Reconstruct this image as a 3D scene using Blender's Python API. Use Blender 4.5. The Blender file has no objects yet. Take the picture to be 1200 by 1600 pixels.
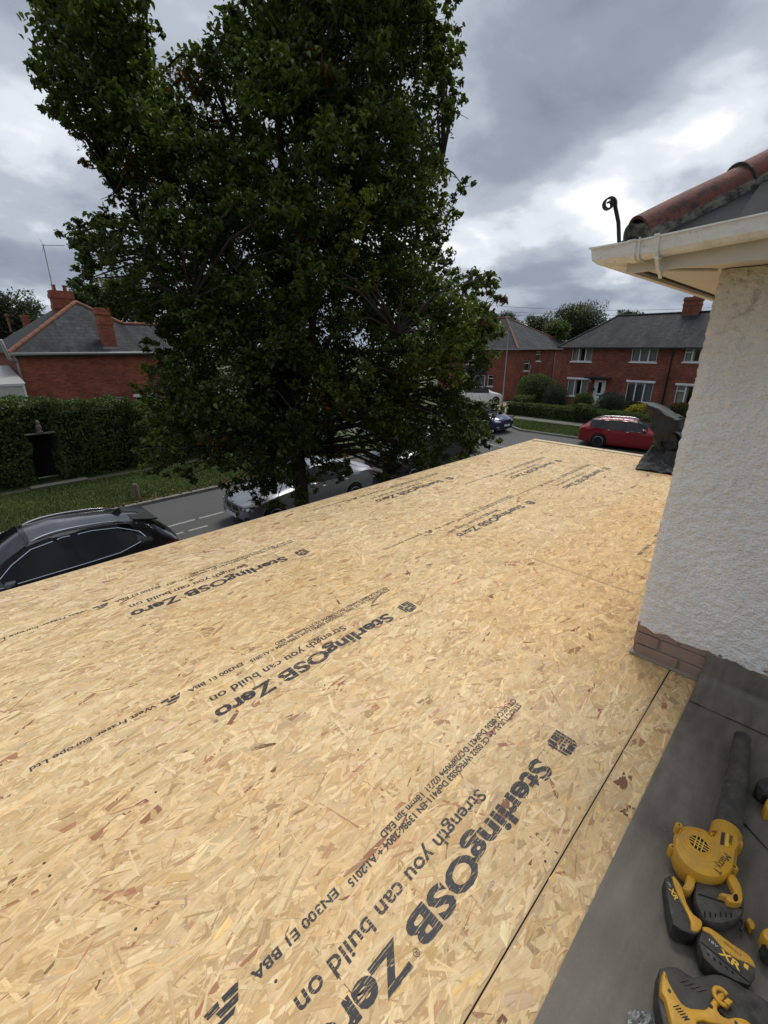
import bpy, bmesh, math, random
import numpy as np
from mathutils import Vector, Matrix, noise
from mathutils.bvhtree import BVHTree

R_ = math.radians
random.seed(7); rng = np.random.default_rng(7)
scene = bpy.context.scene
COL = scene.collection

# ---------------------------------------------------------------- camera
CAM_Z = 4.6
YAW, PITCH, FPX = 45.2, 20.6, 690.0           # focal length in units of a 1600 high frame
cam_data = bpy.data.cameras.new('camera')
cam_data.sensor_fit = 'VERTICAL'; cam_data.sensor_height = 32.0
cam_data.lens = FPX / 1600.0 * 32.0
cam_data.clip_start = 0.05; cam_data.clip_end = 3000
cam = bpy.data.objects.new('camera', cam_data); COL.objects.link(cam)
cam.location = (0, 0, CAM_Z)
cam.rotation_euler = (R_(90 - PITCH), 0, R_(YAW - 90))
scene.camera = cam

# ---------------------------------------------------------------- world and sun
SUN_AZ, SUN_EL = 22.0, 58.0                    # azimuth from +X towards +Y, elevation
world = bpy.data.worlds.new('World'); scene.world = world; world.use_nodes = True
wt = world.node_tree; wt.nodes.clear()
def wn(t, **kw):
    n = wt.nodes.new(t)
    for k, v in kw.items(): setattr(n, k, v)
    return n
def wl(a, b): wt.links.new(a, b)
def wmath(op, a, b=None, clamp=False):
    n = wn('ShaderNodeMath', operation=op); n.use_clamp = clamp
    for i, v in enumerate((a, b)):
        if v is None: continue
        if isinstance(v, (int, float)): n.inputs[i].default_value = v
        else: wl(v, n.inputs[i])
    return n.outputs[0]
w_out = wn('ShaderNodeOutputWorld'); w_bg = wn('ShaderNodeBackground')
w_bg.inputs['Strength'].default_value = 0.1
w_sky = wn('ShaderNodeTexSky', sky_type='NISHITA'); w_sky.sun_disc = False
w_sky.sun_elevation = R_(SUN_EL); w_sky.sun_rotation = R_(90 - SUN_AZ)
w_sky.air_density = 1.0; w_sky.dust_density = 2.0
w_tc = wn('ShaderNodeTexCoord'); w_sep = wn('ShaderNodeSeparateXYZ'); wl(w_tc.outputs['Generated'], w_sep.inputs[0])
zz = wmath('ADD', wmath('MAXIMUM', w_sep.outputs[2], 0.0), 0.30)
cu = wmath('DIVIDE', w_sep.outputs[0], zz); cv = wmath('DIVIDE', w_sep.outputs[1], zz)
w_cmb = wn('ShaderNodeCombineXYZ'); wl(cu, w_cmb.inputs[0]); wl(cv, w_cmb.inputs[1]); w_cmb.inputs[2].default_value = 3.3
def wnoise(scale, detail, rough, dist, off):
    mp = wn('ShaderNodeMapping'); wl(w_cmb.outputs[0], mp.inputs[0]); mp.inputs['Location'].default_value = off
    n = wn('ShaderNodeTexNoise'); wl(mp.outputs[0], n.inputs['Vector'])
    n.inputs['Scale'].default_value = scale; n.inputs['Detail'].default_value = detail
    n.inputs['Roughness'].default_value = rough; n.inputs['Distortion'].default_value = dist
    return n.outputs['Fac']
CLOUD_OFF = (15.0, 1.0, 0.0)
n_big = wnoise(1.0, 3.0, 0.5, 0.3, (CLOUD_OFF[0], CLOUD_OFF[1], 0))
n_mid = wnoise(2.6, 10.0, 0.55, 0.15, (CLOUD_OFF[0] + 4, CLOUD_OFF[1], 1))
n_thin = wnoise(0.9, 6.0, 0.55, 0.8, (7.0 + CLOUD_OFF[0], CLOUD_OFF[1], 5))
dens = wmath('ADD', wmath('MULTIPLY', n_big, 0.62), wmath('MULTIPLY', n_mid, 0.38))
w_ramp = wn('ShaderNodeValToRGB'); wl(dens, w_ramp.inputs[0])
cr = w_ramp.color_ramp; cr.interpolation = 'EASE'
cr.elements[0].position = 0.34; cr.elements[0].color = (1.0, 1.0, 1.0, 1)
cr.elements[1].position = 0.66; cr.elements[1].color = (0.165, 0.19, 0.235, 1)
for pos, c in ((0.41, (0.64, 0.68, 0.74)), (0.47, (0.40, 0.44, 0.51)), (0.55, (0.255, 0.29, 0.36))):
    e = cr.elements.new(pos); e.color = (*c, 1)
w_cl = wn('ShaderNodeVectorMath', operation='SCALE'); wl(w_ramp.outputs[0], w_cl.inputs[0]); w_cl.inputs['Scale'].default_value = 7.2
# thin breaks in the cover where the blue shows
w_mix = wn('ShaderNodeMix', data_type='RGBA')
brk = wmath('MULTIPLY', wmath('SUBTRACT', n_thin, 0.62), 5.0, clamp=True)
wl(wmath('MULTIPLY', brk, 0.45), w_mix.inputs['Factor']); wl(w_cl.outputs[0], w_mix.inputs['A']); wl(w_sky.outputs[0], w_mix.inputs['B'])
wl(w_mix.outputs['Result'], w_bg.inputs['Color']); wl(w_bg.outputs[0], w_out.inputs['Surface'])

sun_d = bpy.data.lights.new('sun', 'SUN'); sun_d.energy = 1.5; sun_d.angle = R_(28); sun_d.color = (1.0, 0.965, 0.90)
sun = bpy.data.objects.new('sun', sun_d); COL.objects.link(sun)
sd = Vector((math.cos(R_(SUN_EL)) * math.cos(R_(SUN_AZ)), math.cos(R_(SUN_EL)) * math.sin(R_(SUN_AZ)), math.sin(R_(SUN_EL))))
sun.rotation_euler = sd.to_track_quat('Z', 'Y').to_euler(); sun.location = sd * 60

scene.view_settings.view_transform = 'Standard'; scene.view_settings.look = 'None'
scene.view_settings.exposure = 0.75; scene.view_settings.gamma = 1.0
scene.view_settings.use_curve_mapping = False
cy = scene.cycles; cy.max_bounces = 5; cy.diffuse_bounces = 3; cy.glossy_bounces = 3; cy.transmission_bounces = 3; cy.transparent_max_bounces = 8; cy.caustics_reflective = False; cy.caustics_refractive = False

# ---------------------------------------------------------------- helpers: surveying
_y, _p = R_(YAW), R_(PITCH)
F_ = np.array([math.cos(_y) * math.cos(_p), math.sin(_y) * math.cos(_p), -math.sin(_p)])
RT_ = np.array([math.sin(_y), -math.cos(_y), 0.0]); UP_ = np.cross(RT_, F_)
def ray(x, y): return F_ * FPX + RT_ * (x - 600) - UP_ * (y - 800)
def at(x, y, z):                              # survey point on the level z
    d = ray(x, y); t = (z - CAM_Z) / d[2]; return Vector((d[0] * t, d[1] * t, z))
def at_dist(x, y, dist):                      # survey point at a plan distance
    d = ray(x, y); t = dist / math.hypot(d[0], d[1]); return Vector((d[0] * t, d[1] * t, CAM_Z + d[2] * t))

# ---------------------------------------------------------------- helpers: materials
class M:
    def __init__(s, name):
        s.m = bpy.data.materials.new(name); s.m.use_nodes = True; s.nt = s.m.node_tree
        s.b = s.nt.nodes['Principled BSDF']; s.out = s.nt.nodes['Material Output']
    def n(s, t, **kw):
        n = s.nt.nodes.new(t)
        for k, v in kw.items(): setattr(n, k, v)
        return n
    def l(s, a, b): s.nt.links.new(a, b)
    def put(s, sock, v):
        if isinstance(v, bpy.types.NodeSocket): s.l(v, sock)
        elif isinstance(v, (tuple, list)) and len(v) == 3 and sock.type == 'RGBA': sock.default_value = (*v, 1)
        else: sock.default_value = v
    def pos(s): return s.n('ShaderNodeNewGeometry').outputs['Position']
    def obj(s): return s.n('ShaderNodeTexCoord').outputs['Object']
    def uv(s): return s.n('ShaderNodeTexCoord').outputs['UV']
    def mapv(s, v, scale=(1, 1, 1), loc=(0, 0, 0), rot=(0, 0, 0)):
        n = s.n('ShaderNodeMapping'); s.put(n.inputs[0], v); n.inputs['Scale'].default_value = scale
        n.inputs['Location'].default_value = loc; n.inputs['Rotation'].default_value = rot; return n.outputs[0]
    def noise(s, v, scale, detail=4, rough=0.55, dist=0.0, col=False):
        n = s.n('ShaderNodeTexNoise'); s.put(n.inputs['Vector'], v); n.inputs['Scale'].default_value = scale
        n.inputs['Detail'].default_value = detail; n.inputs['Roughness'].default_value = rough; n.inputs['Distortion'].default_value = dist
        return n.outputs['Color' if col else 'Fac']
    def voro(s, v, scale, feature='F1', out='Distance'):
        n = s.n('ShaderNodeTexVoronoi', feature=feature); s.put(n.inputs['Vector'], v); n.inputs['Scale'].default_value = scale
        return n.outputs[out]
    def ramp(s, f, stops, interp='LINEAR'):
        n = s.n('ShaderNodeValToRGB'); s.put(n.inputs[0], f); r = n.color_ramp; r.interpolation = interp
        while len(r.elements) < len(stops): r.elements.new(0.5)
        for e, (p, c) in zip(r.elements, stops):
            e.position = p; e.color = (c, c, c, 1) if isinstance(c, (int, float)) else (*c, 1)
        return n.outputs[0]
    def mix(s, f, a, b, mode='MIX'):
        n = s.n('ShaderNodeMix', data_type='RGBA', blend_type=mode); s.put(n.inputs['Factor'], f)
        s.put(n.inputs['A'], a); s.put(n.inputs['B'], b); return n.outputs['Result']
    def math(s, op, a, b=0.0, clamp=False):
        n = s.n('ShaderNodeMath', operation=op); n.use_clamp = clamp
        s.put(n.inputs[0], a); s.put(n.inputs[1], b); return n.outputs[0]
    def bump(s, h, strength=0.4, dist=0.01):
        n = s.n('ShaderNodeBump'); s.put(n.inputs['Height'], h); n.inputs['Strength'].default_value = strength
        n.inputs['Distance'].default_value = dist; s.l(n.outputs[0], s.b.inputs['Normal']); return n
    def set(s, **kw):
        for k, v in kw.items(): s.put(s.b.inputs[k.replace('_', ' ')], v)
        return s
MAT = {}
def simple(name, col, rough=0.5, metal=0.0, var=0.0, vscale=8, spec=0.5, coat=0.0, bump=0.0, bscale=60):
    m = M(name); c = col
    if var > 0:
        c = m.mix(m.noise(m.obj(), vscale, 6, 0.6), tuple(x * (1 - var) for x in col), tuple(min(1, x * (1 + var)) for x in col))
    m.set(Base_Color=c, Roughness=rough, Metallic=metal); m.b.inputs['Specular IOR Level'].default_value = spec
    if coat: m.b.inputs['Coat Weight'].default_value = coat; m.b.inputs['Coat Roughness'].default_value = 0.04
    if bump: m.bump(m.noise(m.obj(), bscale, 3), bump, 0.004)
    MAT[name] = m.m; return m

# ---------------------------------------------------------------- helpers: geometry
class MB:
    """collects shapes; build() links them as one mesh object"""
    def __init__(s): s.v = []; s.f = []; s.mi = []
    def add(s, vs, fs, mi=0):
        o = len(s.v); s.v += [tuple(p) for p in vs]; s.f += [tuple(i + o for i in f) for f in fs]; s.mi += [mi] * len(fs); return s
    def box(s, a, b, mi=0):
        x0, y0, z0 = a; x1, y1, z1 = b
        return s.add([(x0, y0, z0), (x1, y0, z0), (x1, y1, z0), (x0, y1, z0), (x0, y0, z1), (x1, y0, z1), (x1, y1, z1), (x0, y1, z1)],
                     [(0, 3, 2, 1), (4, 5, 6, 7), (0, 1, 5, 4), (1, 2, 6, 5), (2, 3, 7, 6), (3, 0, 4, 7)], mi)
    def bevbox(s, a, b, r):
        """box with chamfered vertical and top edges"""
        x0, y0, z0 = a; x1, y1, z1 = b
        pts = [(x0 + r, y0), (x1 - r, y0), (x1, y0 + r), (x1, y1 - r), (x1 - r, y1), (x0 + r, y1), (x0, y1 - r), (x0, y0 + r)]
        cx, cy = (x0 + x1) / 2, (y0 + y1) / 2
        def sh(p): return (cx + (p[0] - cx) * (1 - 2 * r / (x1 - x0)), cy + (p[1] - cy) * (1 - 2 * r / (y1 - y0)))
        return s.loft([[(x, y, z0) for x, y in pts], [(x, y, z1 - r) for x, y in pts], [(*sh(p), z1) for p in pts]])
    def prism(s, poly, z0, z1, mi=0):
        n = len(poly); vs = [(x, y, z0) for x, y in poly] + [(x, y, z1) for x, y in poly]
        return s.add(vs, [tuple(range(n - 1, -1, -1)), tuple(range(n, 2 * n))] + [(i, (i + 1) % n, n + (i + 1) % n, n + i) for i in range(n)], mi)
    def loft(s, rings, caps=True, closed=True):
        n = len(rings[0]); o = len(s.v); fs = []
        for k in range(len(rings) - 1):
            for i in range(n if closed else n - 1):
                j = (i + 1) % n
                fs.append((k * n + i, k * n + j, (k + 1) * n + j, (k + 1) * n + i))
        if caps: fs += [tuple(range(n - 1, -1, -1)), tuple(range((len(rings) - 1) * n, len(rings) * n))]
        return s.add([p for r in rings for p in r], fs)
    def tube(s, pts, rad, n=8, caps=True, closed=False):
        pts = [Vector(p) for p in pts]; m = len(pts); rings = []; up = None
        rads = rad if isinstance(rad, (list, tuple)) else [rad] * m
        for i in range(m):
            if closed: t = pts[(i + 1) % m] - pts[i - 1]
            else: t = pts[min(i + 1, m - 1)] - pts[max(i - 1, 0)]
            if t.length < 1e-9: t = Vector((0, 0, 1))
            t.normalize()
            if up is None: up = Vector((0, 0, 1)) if abs(t.z) < 0.9 else Vector((1, 0, 0))
            a = t.cross(up)
            if a.length < 1e-6: a = t.cross(Vector((0, 1, 0)))
            a.normalize(); b = a.cross(t); up = b
            rings.append([pts[i] + a * (math.cos(2 * math.pi * k / n) * rads[i]) + b * (math.sin(2 * math.pi * k / n) * rads[i]) for k in range(n)])
        if closed: rings.append(rings[0]); caps = False
        return s.loft(rings, caps)
    def lathe(s, prof, c=(0, 0, 0), axis='z', n=24, caps=True):
        rings = []
        for r, h in prof:
            ring = []
            for k in range(n):
                a = 2 * math.pi * k / n; p = (r * math.cos(a), r * math.sin(a), h)
                if axis == 'y': p = (p[0], -p[2], p[1])
                if axis == 'x': p = (p[2], p[0], p[1])
                ring.append((p[0] + c[0], p[1] + c[1], p[2] + c[2]))
            rings.append(ring)
        return s.loft(rings, caps)
    def xf(s, mat, i0=0):
        for i in range(i0, len(s.v)): s.v[i] = tuple(mat @ Vector(s.v[i]))
        return s
    def mesh(s, name, mats=None, smooth=False):
        me = bpy.data.meshes.new(name); me.from_pydata(s.v, [], s.f)
        for m in (mats or []): me.materials.append(m)
        if any(s.mi): me.polygons.foreach_set('material_index', s.mi)
        if smooth: me.polygons.foreach_set('use_smooth', [True] * len(me.polygons)); 
        me.update(); return me
    def build(s, name, mat, parent=None, smooth=False, fixn=True, auto=None, loc=None):
        mats = mat if isinstance(mat, (list, tuple)) else [mat]
        me = s.mesh(name, mats, smooth)
        if fixn:
            bm = bmesh.new(); bm.from_mesh(me); bmesh.ops.recalc_face_normals(bm, faces=bm.faces); bm.to_mesh(me); bm.free()
        if auto: me.set_sharp_from_angle(angle=R_(auto))
        return link(name, me, parent, loc)
def link(name, me, parent=None, loc=None):
    o = bpy.data.objects.new(name, me); COL.objects.link(o)
    if parent is not None: o.parent = parent
    if loc is not None: o.location = loc
    return o
def tag(o, label=None, cat=None, group=None, kind=None):
    if label: o['label'] = label
    if cat: o['category'] = cat
    if group: o['group'] = group
    if kind: o['kind'] = kind
    return o
def thing(name, label, cat, loc=(0, 0, 0), rotz=0.0, group=None):
    o = bpy.data.objects.new(name, None); COL.objects.link(o); o.location = loc; o.rotation_euler = (0, 0, rotz)
    o.empty_display_size = 0.2
    return tag(o, label, cat, group)
def np_mesh(name, verts, loops, loop_starts, loop_totals, mat, colors=None, uvs=None, smooth=False):
    me = bpy.data.meshes.new(name)
    me.vertices.add(len(verts)); me.vertices.foreach_set('co', np.ascontiguousarray(verts, np.float32).ravel())
    me.loops.add(len(loops)); me.loops.foreach_set('vertex_index', np.ascontiguousarray(loops, np.int32))
    me.polygons.add(len(loop_starts)); me.polygons.foreach_set('loop_start', np.ascontiguousarray(loop_starts, np.int32))
    if colors is not None:
        at_ = me.attributes.new('Tint', 'FLOAT_COLOR', 'POINT'); at_.data.foreach_set('color', np.ascontiguousarray(colors, np.float32).ravel())
    if uvs is not None:
        ul = me.uv_layers.new(name='UVMap'); ul.data.foreach_set('uv', np.ascontiguousarray(uvs[loops], np.float32).ravel())
    me.materials.append(mat); me.update(calc_edges=True); me.validate()
    if smooth: me.polygons.foreach_set('use_smooth', [True] * len(me.polygons))
    return me
def in_poly(px, py, poly):
    px = np.asarray(px); py = np.asarray(py); c = np.zeros(px.shape, bool); n = len(poly)
    for i in range(n):
        x0, y0 = poly[i]; x1, y1 = poly[i - 1]
        if y0 == y1: continue
        k = ((y0 > py) != (y1 > py)) & (px < (x1 - x0) * (py - y0) / (y1 - y0) + x0); c ^= k
    return c
def edge_dist(px, py, poly):
    d = np.full(np.shape(px), 1e9); n = len(poly)
    for i in range(n):
        a = np.array(poly[i - 1], float); b = np.array(poly[i], float); ab = b - a; L = (ab ** 2).sum() + 1e-12
        t = np.clip(((px - a[0]) * ab[0] + (py - a[1]) * ab[1]) / L, 0, 1)
        d = np.minimum(d, np.hypot(px - a[0] - t * ab[0], py - a[1] - t * ab[1]))
    return d
def leaves(name, pos, size, mat, tint, parent=None, droop=0.35, flat=0.5, aspect=0.55, fold=0.25):
    """one mesh of folded leaves at pos (N,3); tint (N,3)"""
    N = len(pos); size = np.broadcast_to(size, (N,)).astype(float)
    az = rng.uniform(0, 2 * np.pi, N); dz = -droop + rng.normal(0, 0.45, N)
    a = np.stack([np.cos(az), np.sin(az), dz], 1); a /= np.linalg.norm(a, axis=1, keepdims=True)
    up = np.stack([rng.normal(0, flat, N), rng.normal(0, flat, N), np.ones(N)], 1)
    n = up - (up * a).sum(1, keepdims=True) * a; n /= np.linalg.norm(n, axis=1, keepdims=True) + 1e-9
    b = np.cross(n, a); L = size[:, None]; W = L * aspect * 0.5
    base = pos - a * L * 0.5; tip = pos + a * L * 0.5 - n * L * 0.12
    l1 = pos - a * L * 0.2 + b * W + n * W * fold * 2; r1 = pos - a * L * 0.2 - b * W + n * W * fold * 2
    l2 = pos + a * L * 0.2 + b * W * .75 + n * W * fold; r2 = pos + a * L * 0.2 - b * W * .75 + n * W * fold
    V = np.stack([base, r1, r2, tip, l2, l1], 1).reshape(-1, 3)
    idx = (np.arange(N) * 6)[:, None] + np.array([0, 1, 2, 3, 0, 3, 4, 5])[None]
    C = np.concatenate([np.repeat(tint, 6, axis=0), np.ones((N * 6, 1))], 1)
    me = np_mesh(name, V, idx.ravel(), np.arange(N * 2) * 4, None, mat, C)
    return link(name, me, parent)
def quads_leaf(name, pos, size, mat, tint, parent=None):
    """cheap single quads for small dense hedge foliage"""
    N = len(pos); a = rng.normal(0, 1, (N, 3)); a /= np.linalg.norm(a, axis=1, keepdims=True)
    u = rng.normal(0, 1, (N, 3)); b = np.cross(a, u); b /= np.linalg.norm(b, axis=1, keepdims=True)
    L = np.broadcast_to(size, (N,))[:, None] * 0.5
    V = np.stack([pos - a * L, pos + b * L * .5, pos + a * L, pos - b * L * .5], 1).reshape(-1, 3)
    C = np.concatenate([np.repeat(tint, 4, axis=0), np.ones((N * 4, 1))], 1)
    me = np_mesh(name, V, np.arange(N * 4), np.arange(N) * 4, None, mat, C)
    return link(name, me, parent)
def text_shape(body, length=None, size=0.1, bold=0.0, shear=0.0):
    """flat lettering as (verts Nx2, faces), origin at its left end on the baseline"""
    cu_ = bpy.data.curves.new('lettering', 'FONT'); cu_.body = body; cu_.size = size; cu_.offset = bold; cu_.shear = shear
    cu_.fill_mode = 'FRONT'; cu_.resolution_u = 3
    o = bpy.data.objects.new('lettering', cu_); COL.objects.link(o)
    dg = bpy.context.evaluated_depsgraph_get(); me = o.evaluated_get(dg).to_mesh()
    v = np.array([(p.co.x, p.co.y) for p in me.vertices]); f = [tuple(p.vertices) for p in me.polygons]
    o.evaluated_get(dg).to_mesh_clear(); bpy.data.objects.remove(o); bpy.data.curves.remove(cu_)
    v[:, 0] -= v[:, 0].min()
    if length: v[:, 0] *= length / v[:, 0].max()
    return v, f
# ---------------------------------------------------------------- materials
def leaf_mat(name, trans=0.35, rough=0.45, spec=0.4):
    m = M(name); a = m.n('ShaderNodeAttribute', attribute_name='Tint').outputs['Color']
    m.set(Base_Color=a, Roughness=rough); m.b.inputs['Specular IOR Level'].default_value = spec
    t = m.n('ShaderNodeBsdfTranslucent'); m.l(m.mix(1.0, a, (1.25, 1.35, 0.6), 'MULTIPLY'), t.inputs[0])
    mx = m.n('ShaderNodeMixShader'); mx.inputs[0].default_value = trans
    m.l(m.b.outputs[0], mx.inputs[1]); m.l(t.outputs[0], mx.inputs[2]); m.l(mx.outputs[0], m.out.inputs['Surface'])
    MAT[name] = m.m
leaf_mat('leaf'); leaf_mat('hedge_leaf', 0.15, 0.7, 0.2)

# oriented strand board
m = M('osb_core'); c = m.mix(m.noise(m.mapv(m.obj(), (8, 60, 1)), 2, 5), (0.42, 0.29, 0.15), (0.60, 0.44, 0.25)); m.set(Base_Color=c, Roughness=0.8); MAT['osb_core'] = m.m
m = M('osb_strand'); a = m.n('ShaderNodeAttribute', attribute_name='Tint').outputs['Color']; uvn = m.uv()
g1 = m.noise(m.mapv(uvn, (7, 130, 1)), 1.0, 5, 0.65, 0.6); g2 = m.noise(m.pos(), 28, 3); g3 = m.noise(m.pos(), 1.1, 3)
c = m.mix(m.ramp(g1, [(0.25, 0.0), (0.7, 1.0)]), m.mix(1.0, a, (0.80, 0.73, 0.62), 'MULTIPLY'), m.mix(1.0, a, (1.10, 1.10, 1.09), 'MULTIPLY'))
c = m.mix(m.ramp(g2, [(0.35, 0.35), (0.55, 0.0)]), c, m.mix(1.0, c, (0.80, 0.70, 0.56), 'MULTIPLY'))
c = m.mix(m.ramp(g3, [(0.4, 0.0), (0.62, 0.5)]), c, m.mix(1.0, c, (0.90, 0.83, 0.70), 'MULTIPLY'))
m.set(Base_Color=c, Roughness=m.ramp(g1, [(0, 0.5), (1, 0.7)])); m.b.inputs['Specular IOR Level'].default_value = 0.3
m.bump(g1, 0.35, 0.0015); MAT['osb_strand'] = m.m
m = M('ink'); v = m.obj()
st = m.noise(m.mapv(v, (2.0, 190, 1)), 1.0, 2, 0.5); gr = m.noise(m.mapv(v, (30, 420, 1)), 1, 2)
fac = m.ramp(m.math('ADD', m.math('MULTIPLY', st, 0.5), m.math('MULTIPLY', gr, 0.5)), [(0.40, 0.0), (0.45, 0.92)])
m.set(Base_Color=(0.022, 0.024, 0.032), Roughness=0.6); tr = m.n('ShaderNodeBsdfTransparent'); mx = m.n('ShaderNodeMixShader')
m.l(fac, mx.inputs[0]); m.l(tr.outputs[0], mx.inputs[1]); m.l(m.b.outputs[0], mx.inputs[2]); m.l(mx.outputs[0], m.out.inputs['Surface']); MAT['ink'] = m.m
simple('pen', (0.02, 0.02, 0.022), 0.6)
simple('sawn_timber', (0.60, 0.47, 0.30), 0.7, var=0.2, vscale=14)

# rubber roof sheet, dusty
def rubber(name, base, dusty, amount):
    m = M(name); p = m.pos()
    d = m.math('ADD', m.math('MULTIPLY', m.noise(p, 3.2, 8, 0.62, 0.6), 0.6), m.math('MULTIPLY', m.noise(m.mapv(p, (5, 22, 5), rot=(0, 0, 0.6)), 1.2, 6), 0.4))
    c = m.mix(m.ramp(d, [(0.40, 0.0), (0.68, amount)]), base, dusty)
    c = m.mix(m.ramp(m.noise(p, 90, 4), [(0.55, 0), (0.72, 0.25)]), c, dusty)
    m.set(Base_Color=c, Roughness=m.ramp(d, [(0.3, 0.45), (0.7, 0.8)])); m.bump(m.noise(p, 45, 5), 0.12, 0.003); MAT[name] = m.m
rubber('rubber', (0.100, 0.088, 0.068), (0.24, 0.21, 0.17), 0.8); rubber('rubber_roll', (0.014, 0.015, 0.017), (0.055, 0.056, 0.060), 0.45)
rubber('rubber_lap', (0.075, 0.066, 0.056), (0.19, 0.165, 0.14), 0.8)

# roughcast render
m = M('render_coat'); p = m.pos(); sep = m.n('ShaderNodeSeparateXYZ'); m.l(p, sep.inputs[0])
lum = m.voro(m.mapv(p, (1, 1, 1.25)), 75, 'SMOOTH_F1'); fine = m.noise(p, 160, 5, 0.6); big = m.noise(p, 2.0, 5)
c = m.mix(m.ramp(big, [(0.35, 0.0), (0.7, 1.0)]), (0.80, 0.785, 0.755), (0.87, 0.86, 0.845))
c = m.mix(m.ramp(fine, [(0.32, 0.55), (0.50, 0.0)]), c, (0.50, 0.47, 0.43))
# grime that runs down from under the eaves
hm = m.math('MULTIPLY', m.math('SUBTRACT', sep.outputs[2], 4.28), 1.75, clamp=True)
st = m.noise(m.mapv(p, (9, 9, 9)), 2.0, 8, 0.72, 0.6)
c = m.mix(m.math('MULTIPLY', hm, 0.42), c, (0.56, 0.49, 0.39))
c = m.mix(m.math('MULTIPLY', m.ramp(st, [(0.53, 0.0), (0.64, 0.6)]), m.math('MULTIPLY', m.math('SUBTRACT', sep.outputs[2], 4.48), 2.6, clamp=True)), c, (0.10, 0.075, 0.05))
m.set(Base_Color=c, Roughness=0.92); m.b.inputs['Specular IOR Level'].default_value = 0.15
m.bump(m.math('ADD', m.math('MULTIPLY', lum, 1.0), m.math('MULTIPLY', fine, 0.35)), 0.9, 0.008); MAT['render_coat'] = m.m

m = M('old_brick'); p = m.obj(); c = m.mix(m.noise(p, 9, 6, 0.6), (0.24, 0.135, 0.10), (0.36, 0.25, 0.20))
c = m.mix(m.ramp(m.noise(p, 30, 5), [(0.46, 0), (0.62, 0.7)]), c, (0.27, 0.225, 0.185)); m.set(Base_Color=c, Roughness=0.9); m.bump(m.noise(p, 60, 5), 0.6, 0.006); MAT['old_brick'] = m.m
simple('mortar', (0.30, 0.26, 0.21), 0.95, var=0.25, vscale=25, bump=0.6, bscale=90)
m = M('upvc'); p = m.pos(); c = m.mix(m.ramp(m.noise(m.mapv(p, (6, 6, 14)), 3, 6, 0.65), [(0.45, 0), (0.72, 0.65)]), (0.82, 0.82, 0.82), (0.60, 0.58, 0.54))
c = m.mix(m.ramp(m.noise(p, 55, 4), [(0.60, 0), (0.70, 0.35)]), c, (0.20, 0.18, 0.15)); m.set(Base_Color=c, Roughness=0.38); MAT['upvc'] = m.m
m = M('upvc_aged'); p = m.pos(); c = m.mix(m.noise(m.mapv(p, (4, 4, 9)), 3, 6, 0.65), (0.74, 0.71, 0.67), (0.58, 0.53, 0.47)); m.set(Base_Color=c, Roughness=0.45); MAT['upvc_aged'] = m.m
m = M('hip_clay'); p = m.pos(); c = m.mix(m.noise(p, 11, 6, 0.65), (0.11, 0.032, 0.026), (0.24, 0.082, 0.056))
c = m.mix(m.ramp(m.noise(p, 17, 8, 0.74), [(0.48, 0), (0.62, 0.9)]), c, (0.04, 0.033, 0.03)); m.set(Base_Color=c, Roughness=0.85); m.bump(m.noise(p, 70, 5), 0.5, 0.004); MAT['hip_clay'] = m.m
m = M('old_mortar'); p = m.pos(); c = m.mix(m.ramp(m.noise(p, 26, 6, 0.7), [(0.4, 0), (0.6, 1)]), (0.035, 0.032, 0.028), (0.17, 0.155, 0.115)); m.set(Base_Color=c, Roughness=0.95); m.bump(m.noise(p, 55, 6), 0.9, 0.01); MAT['old_mortar'] = m.m
simple('near_slate', (0.026, 0.028, 0.032), 0.85, var=0.5, vscale=14, spec=0.15, bump=0.3)
simple('iron', (0.03, 0.032, 0.036), 0.55, 0.3, var=0.4, vscale=30)
simple('dark_void', (0.006, 0.006, 0.006), 0.9)

# brick and slate of the houses across the road (too far to tell the pieces apart)
def brickwork(name, c1, c2, mort, axis):
    m = M(name); sp = m.n('ShaderNodeSeparateXYZ'); m.l(m.pos(), sp.inputs[0]); cb = m.n('ShaderNodeCombineXYZ')
    m.l(sp.outputs[0 if axis == 'x' else 1], cb.inputs[0]); m.l(sp.outputs[2], cb.inputs[1])
    b = m.n('ShaderNodeTexBrick'); m.l(cb.outputs[0], b.inputs['Vector']); b.offset = 0.5
    for k, v in (('Color1', c1), ('Color2', c2), ('Mortar', mort)): b.inputs[k].default_value = (*v, 1)
    for k, v in (('Scale', 1.0), ('Brick Width', 0.225), ('Row Height', 0.075), ('Mortar Size', 0.006), ('Mortar Smooth', 0.3), ('Bias', -0.1)): b.inputs[k].default_value = v
    n1 = m.noise(cb.outputs[0], 1.1, 6, 0.6); n2 = m.noise(m.mapv(cb.outputs[0], (4.4, 13.3, 1)), 1.0, 2)
    c = m.mix(0.75, b.outputs['Color'], m.ramp(n1, [(0.3, 0.55), (0.7, 1.25)]), 'MULTIPLY')
    c = m.mix(0.6, c, m.ramp(n2, [(0.3, 0.55), (0.7, 1.3)]), 'MULTIPLY')
    m.set(Base_Color=c, Roughness=0.9); m.bump(b.outputs['Fac'], -0.3, 0.01); MAT[name] = m.m
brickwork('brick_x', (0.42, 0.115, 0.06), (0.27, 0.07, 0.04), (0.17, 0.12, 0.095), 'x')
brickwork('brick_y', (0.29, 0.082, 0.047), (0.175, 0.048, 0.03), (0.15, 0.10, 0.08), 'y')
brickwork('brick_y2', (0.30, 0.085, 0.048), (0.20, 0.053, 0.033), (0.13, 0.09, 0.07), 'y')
brickwork('brick_x2', (0.34, 0.095, 0.052), (0.23, 0.062, 0.038), (0.15, 0.10, 0.08), 'x')
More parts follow.
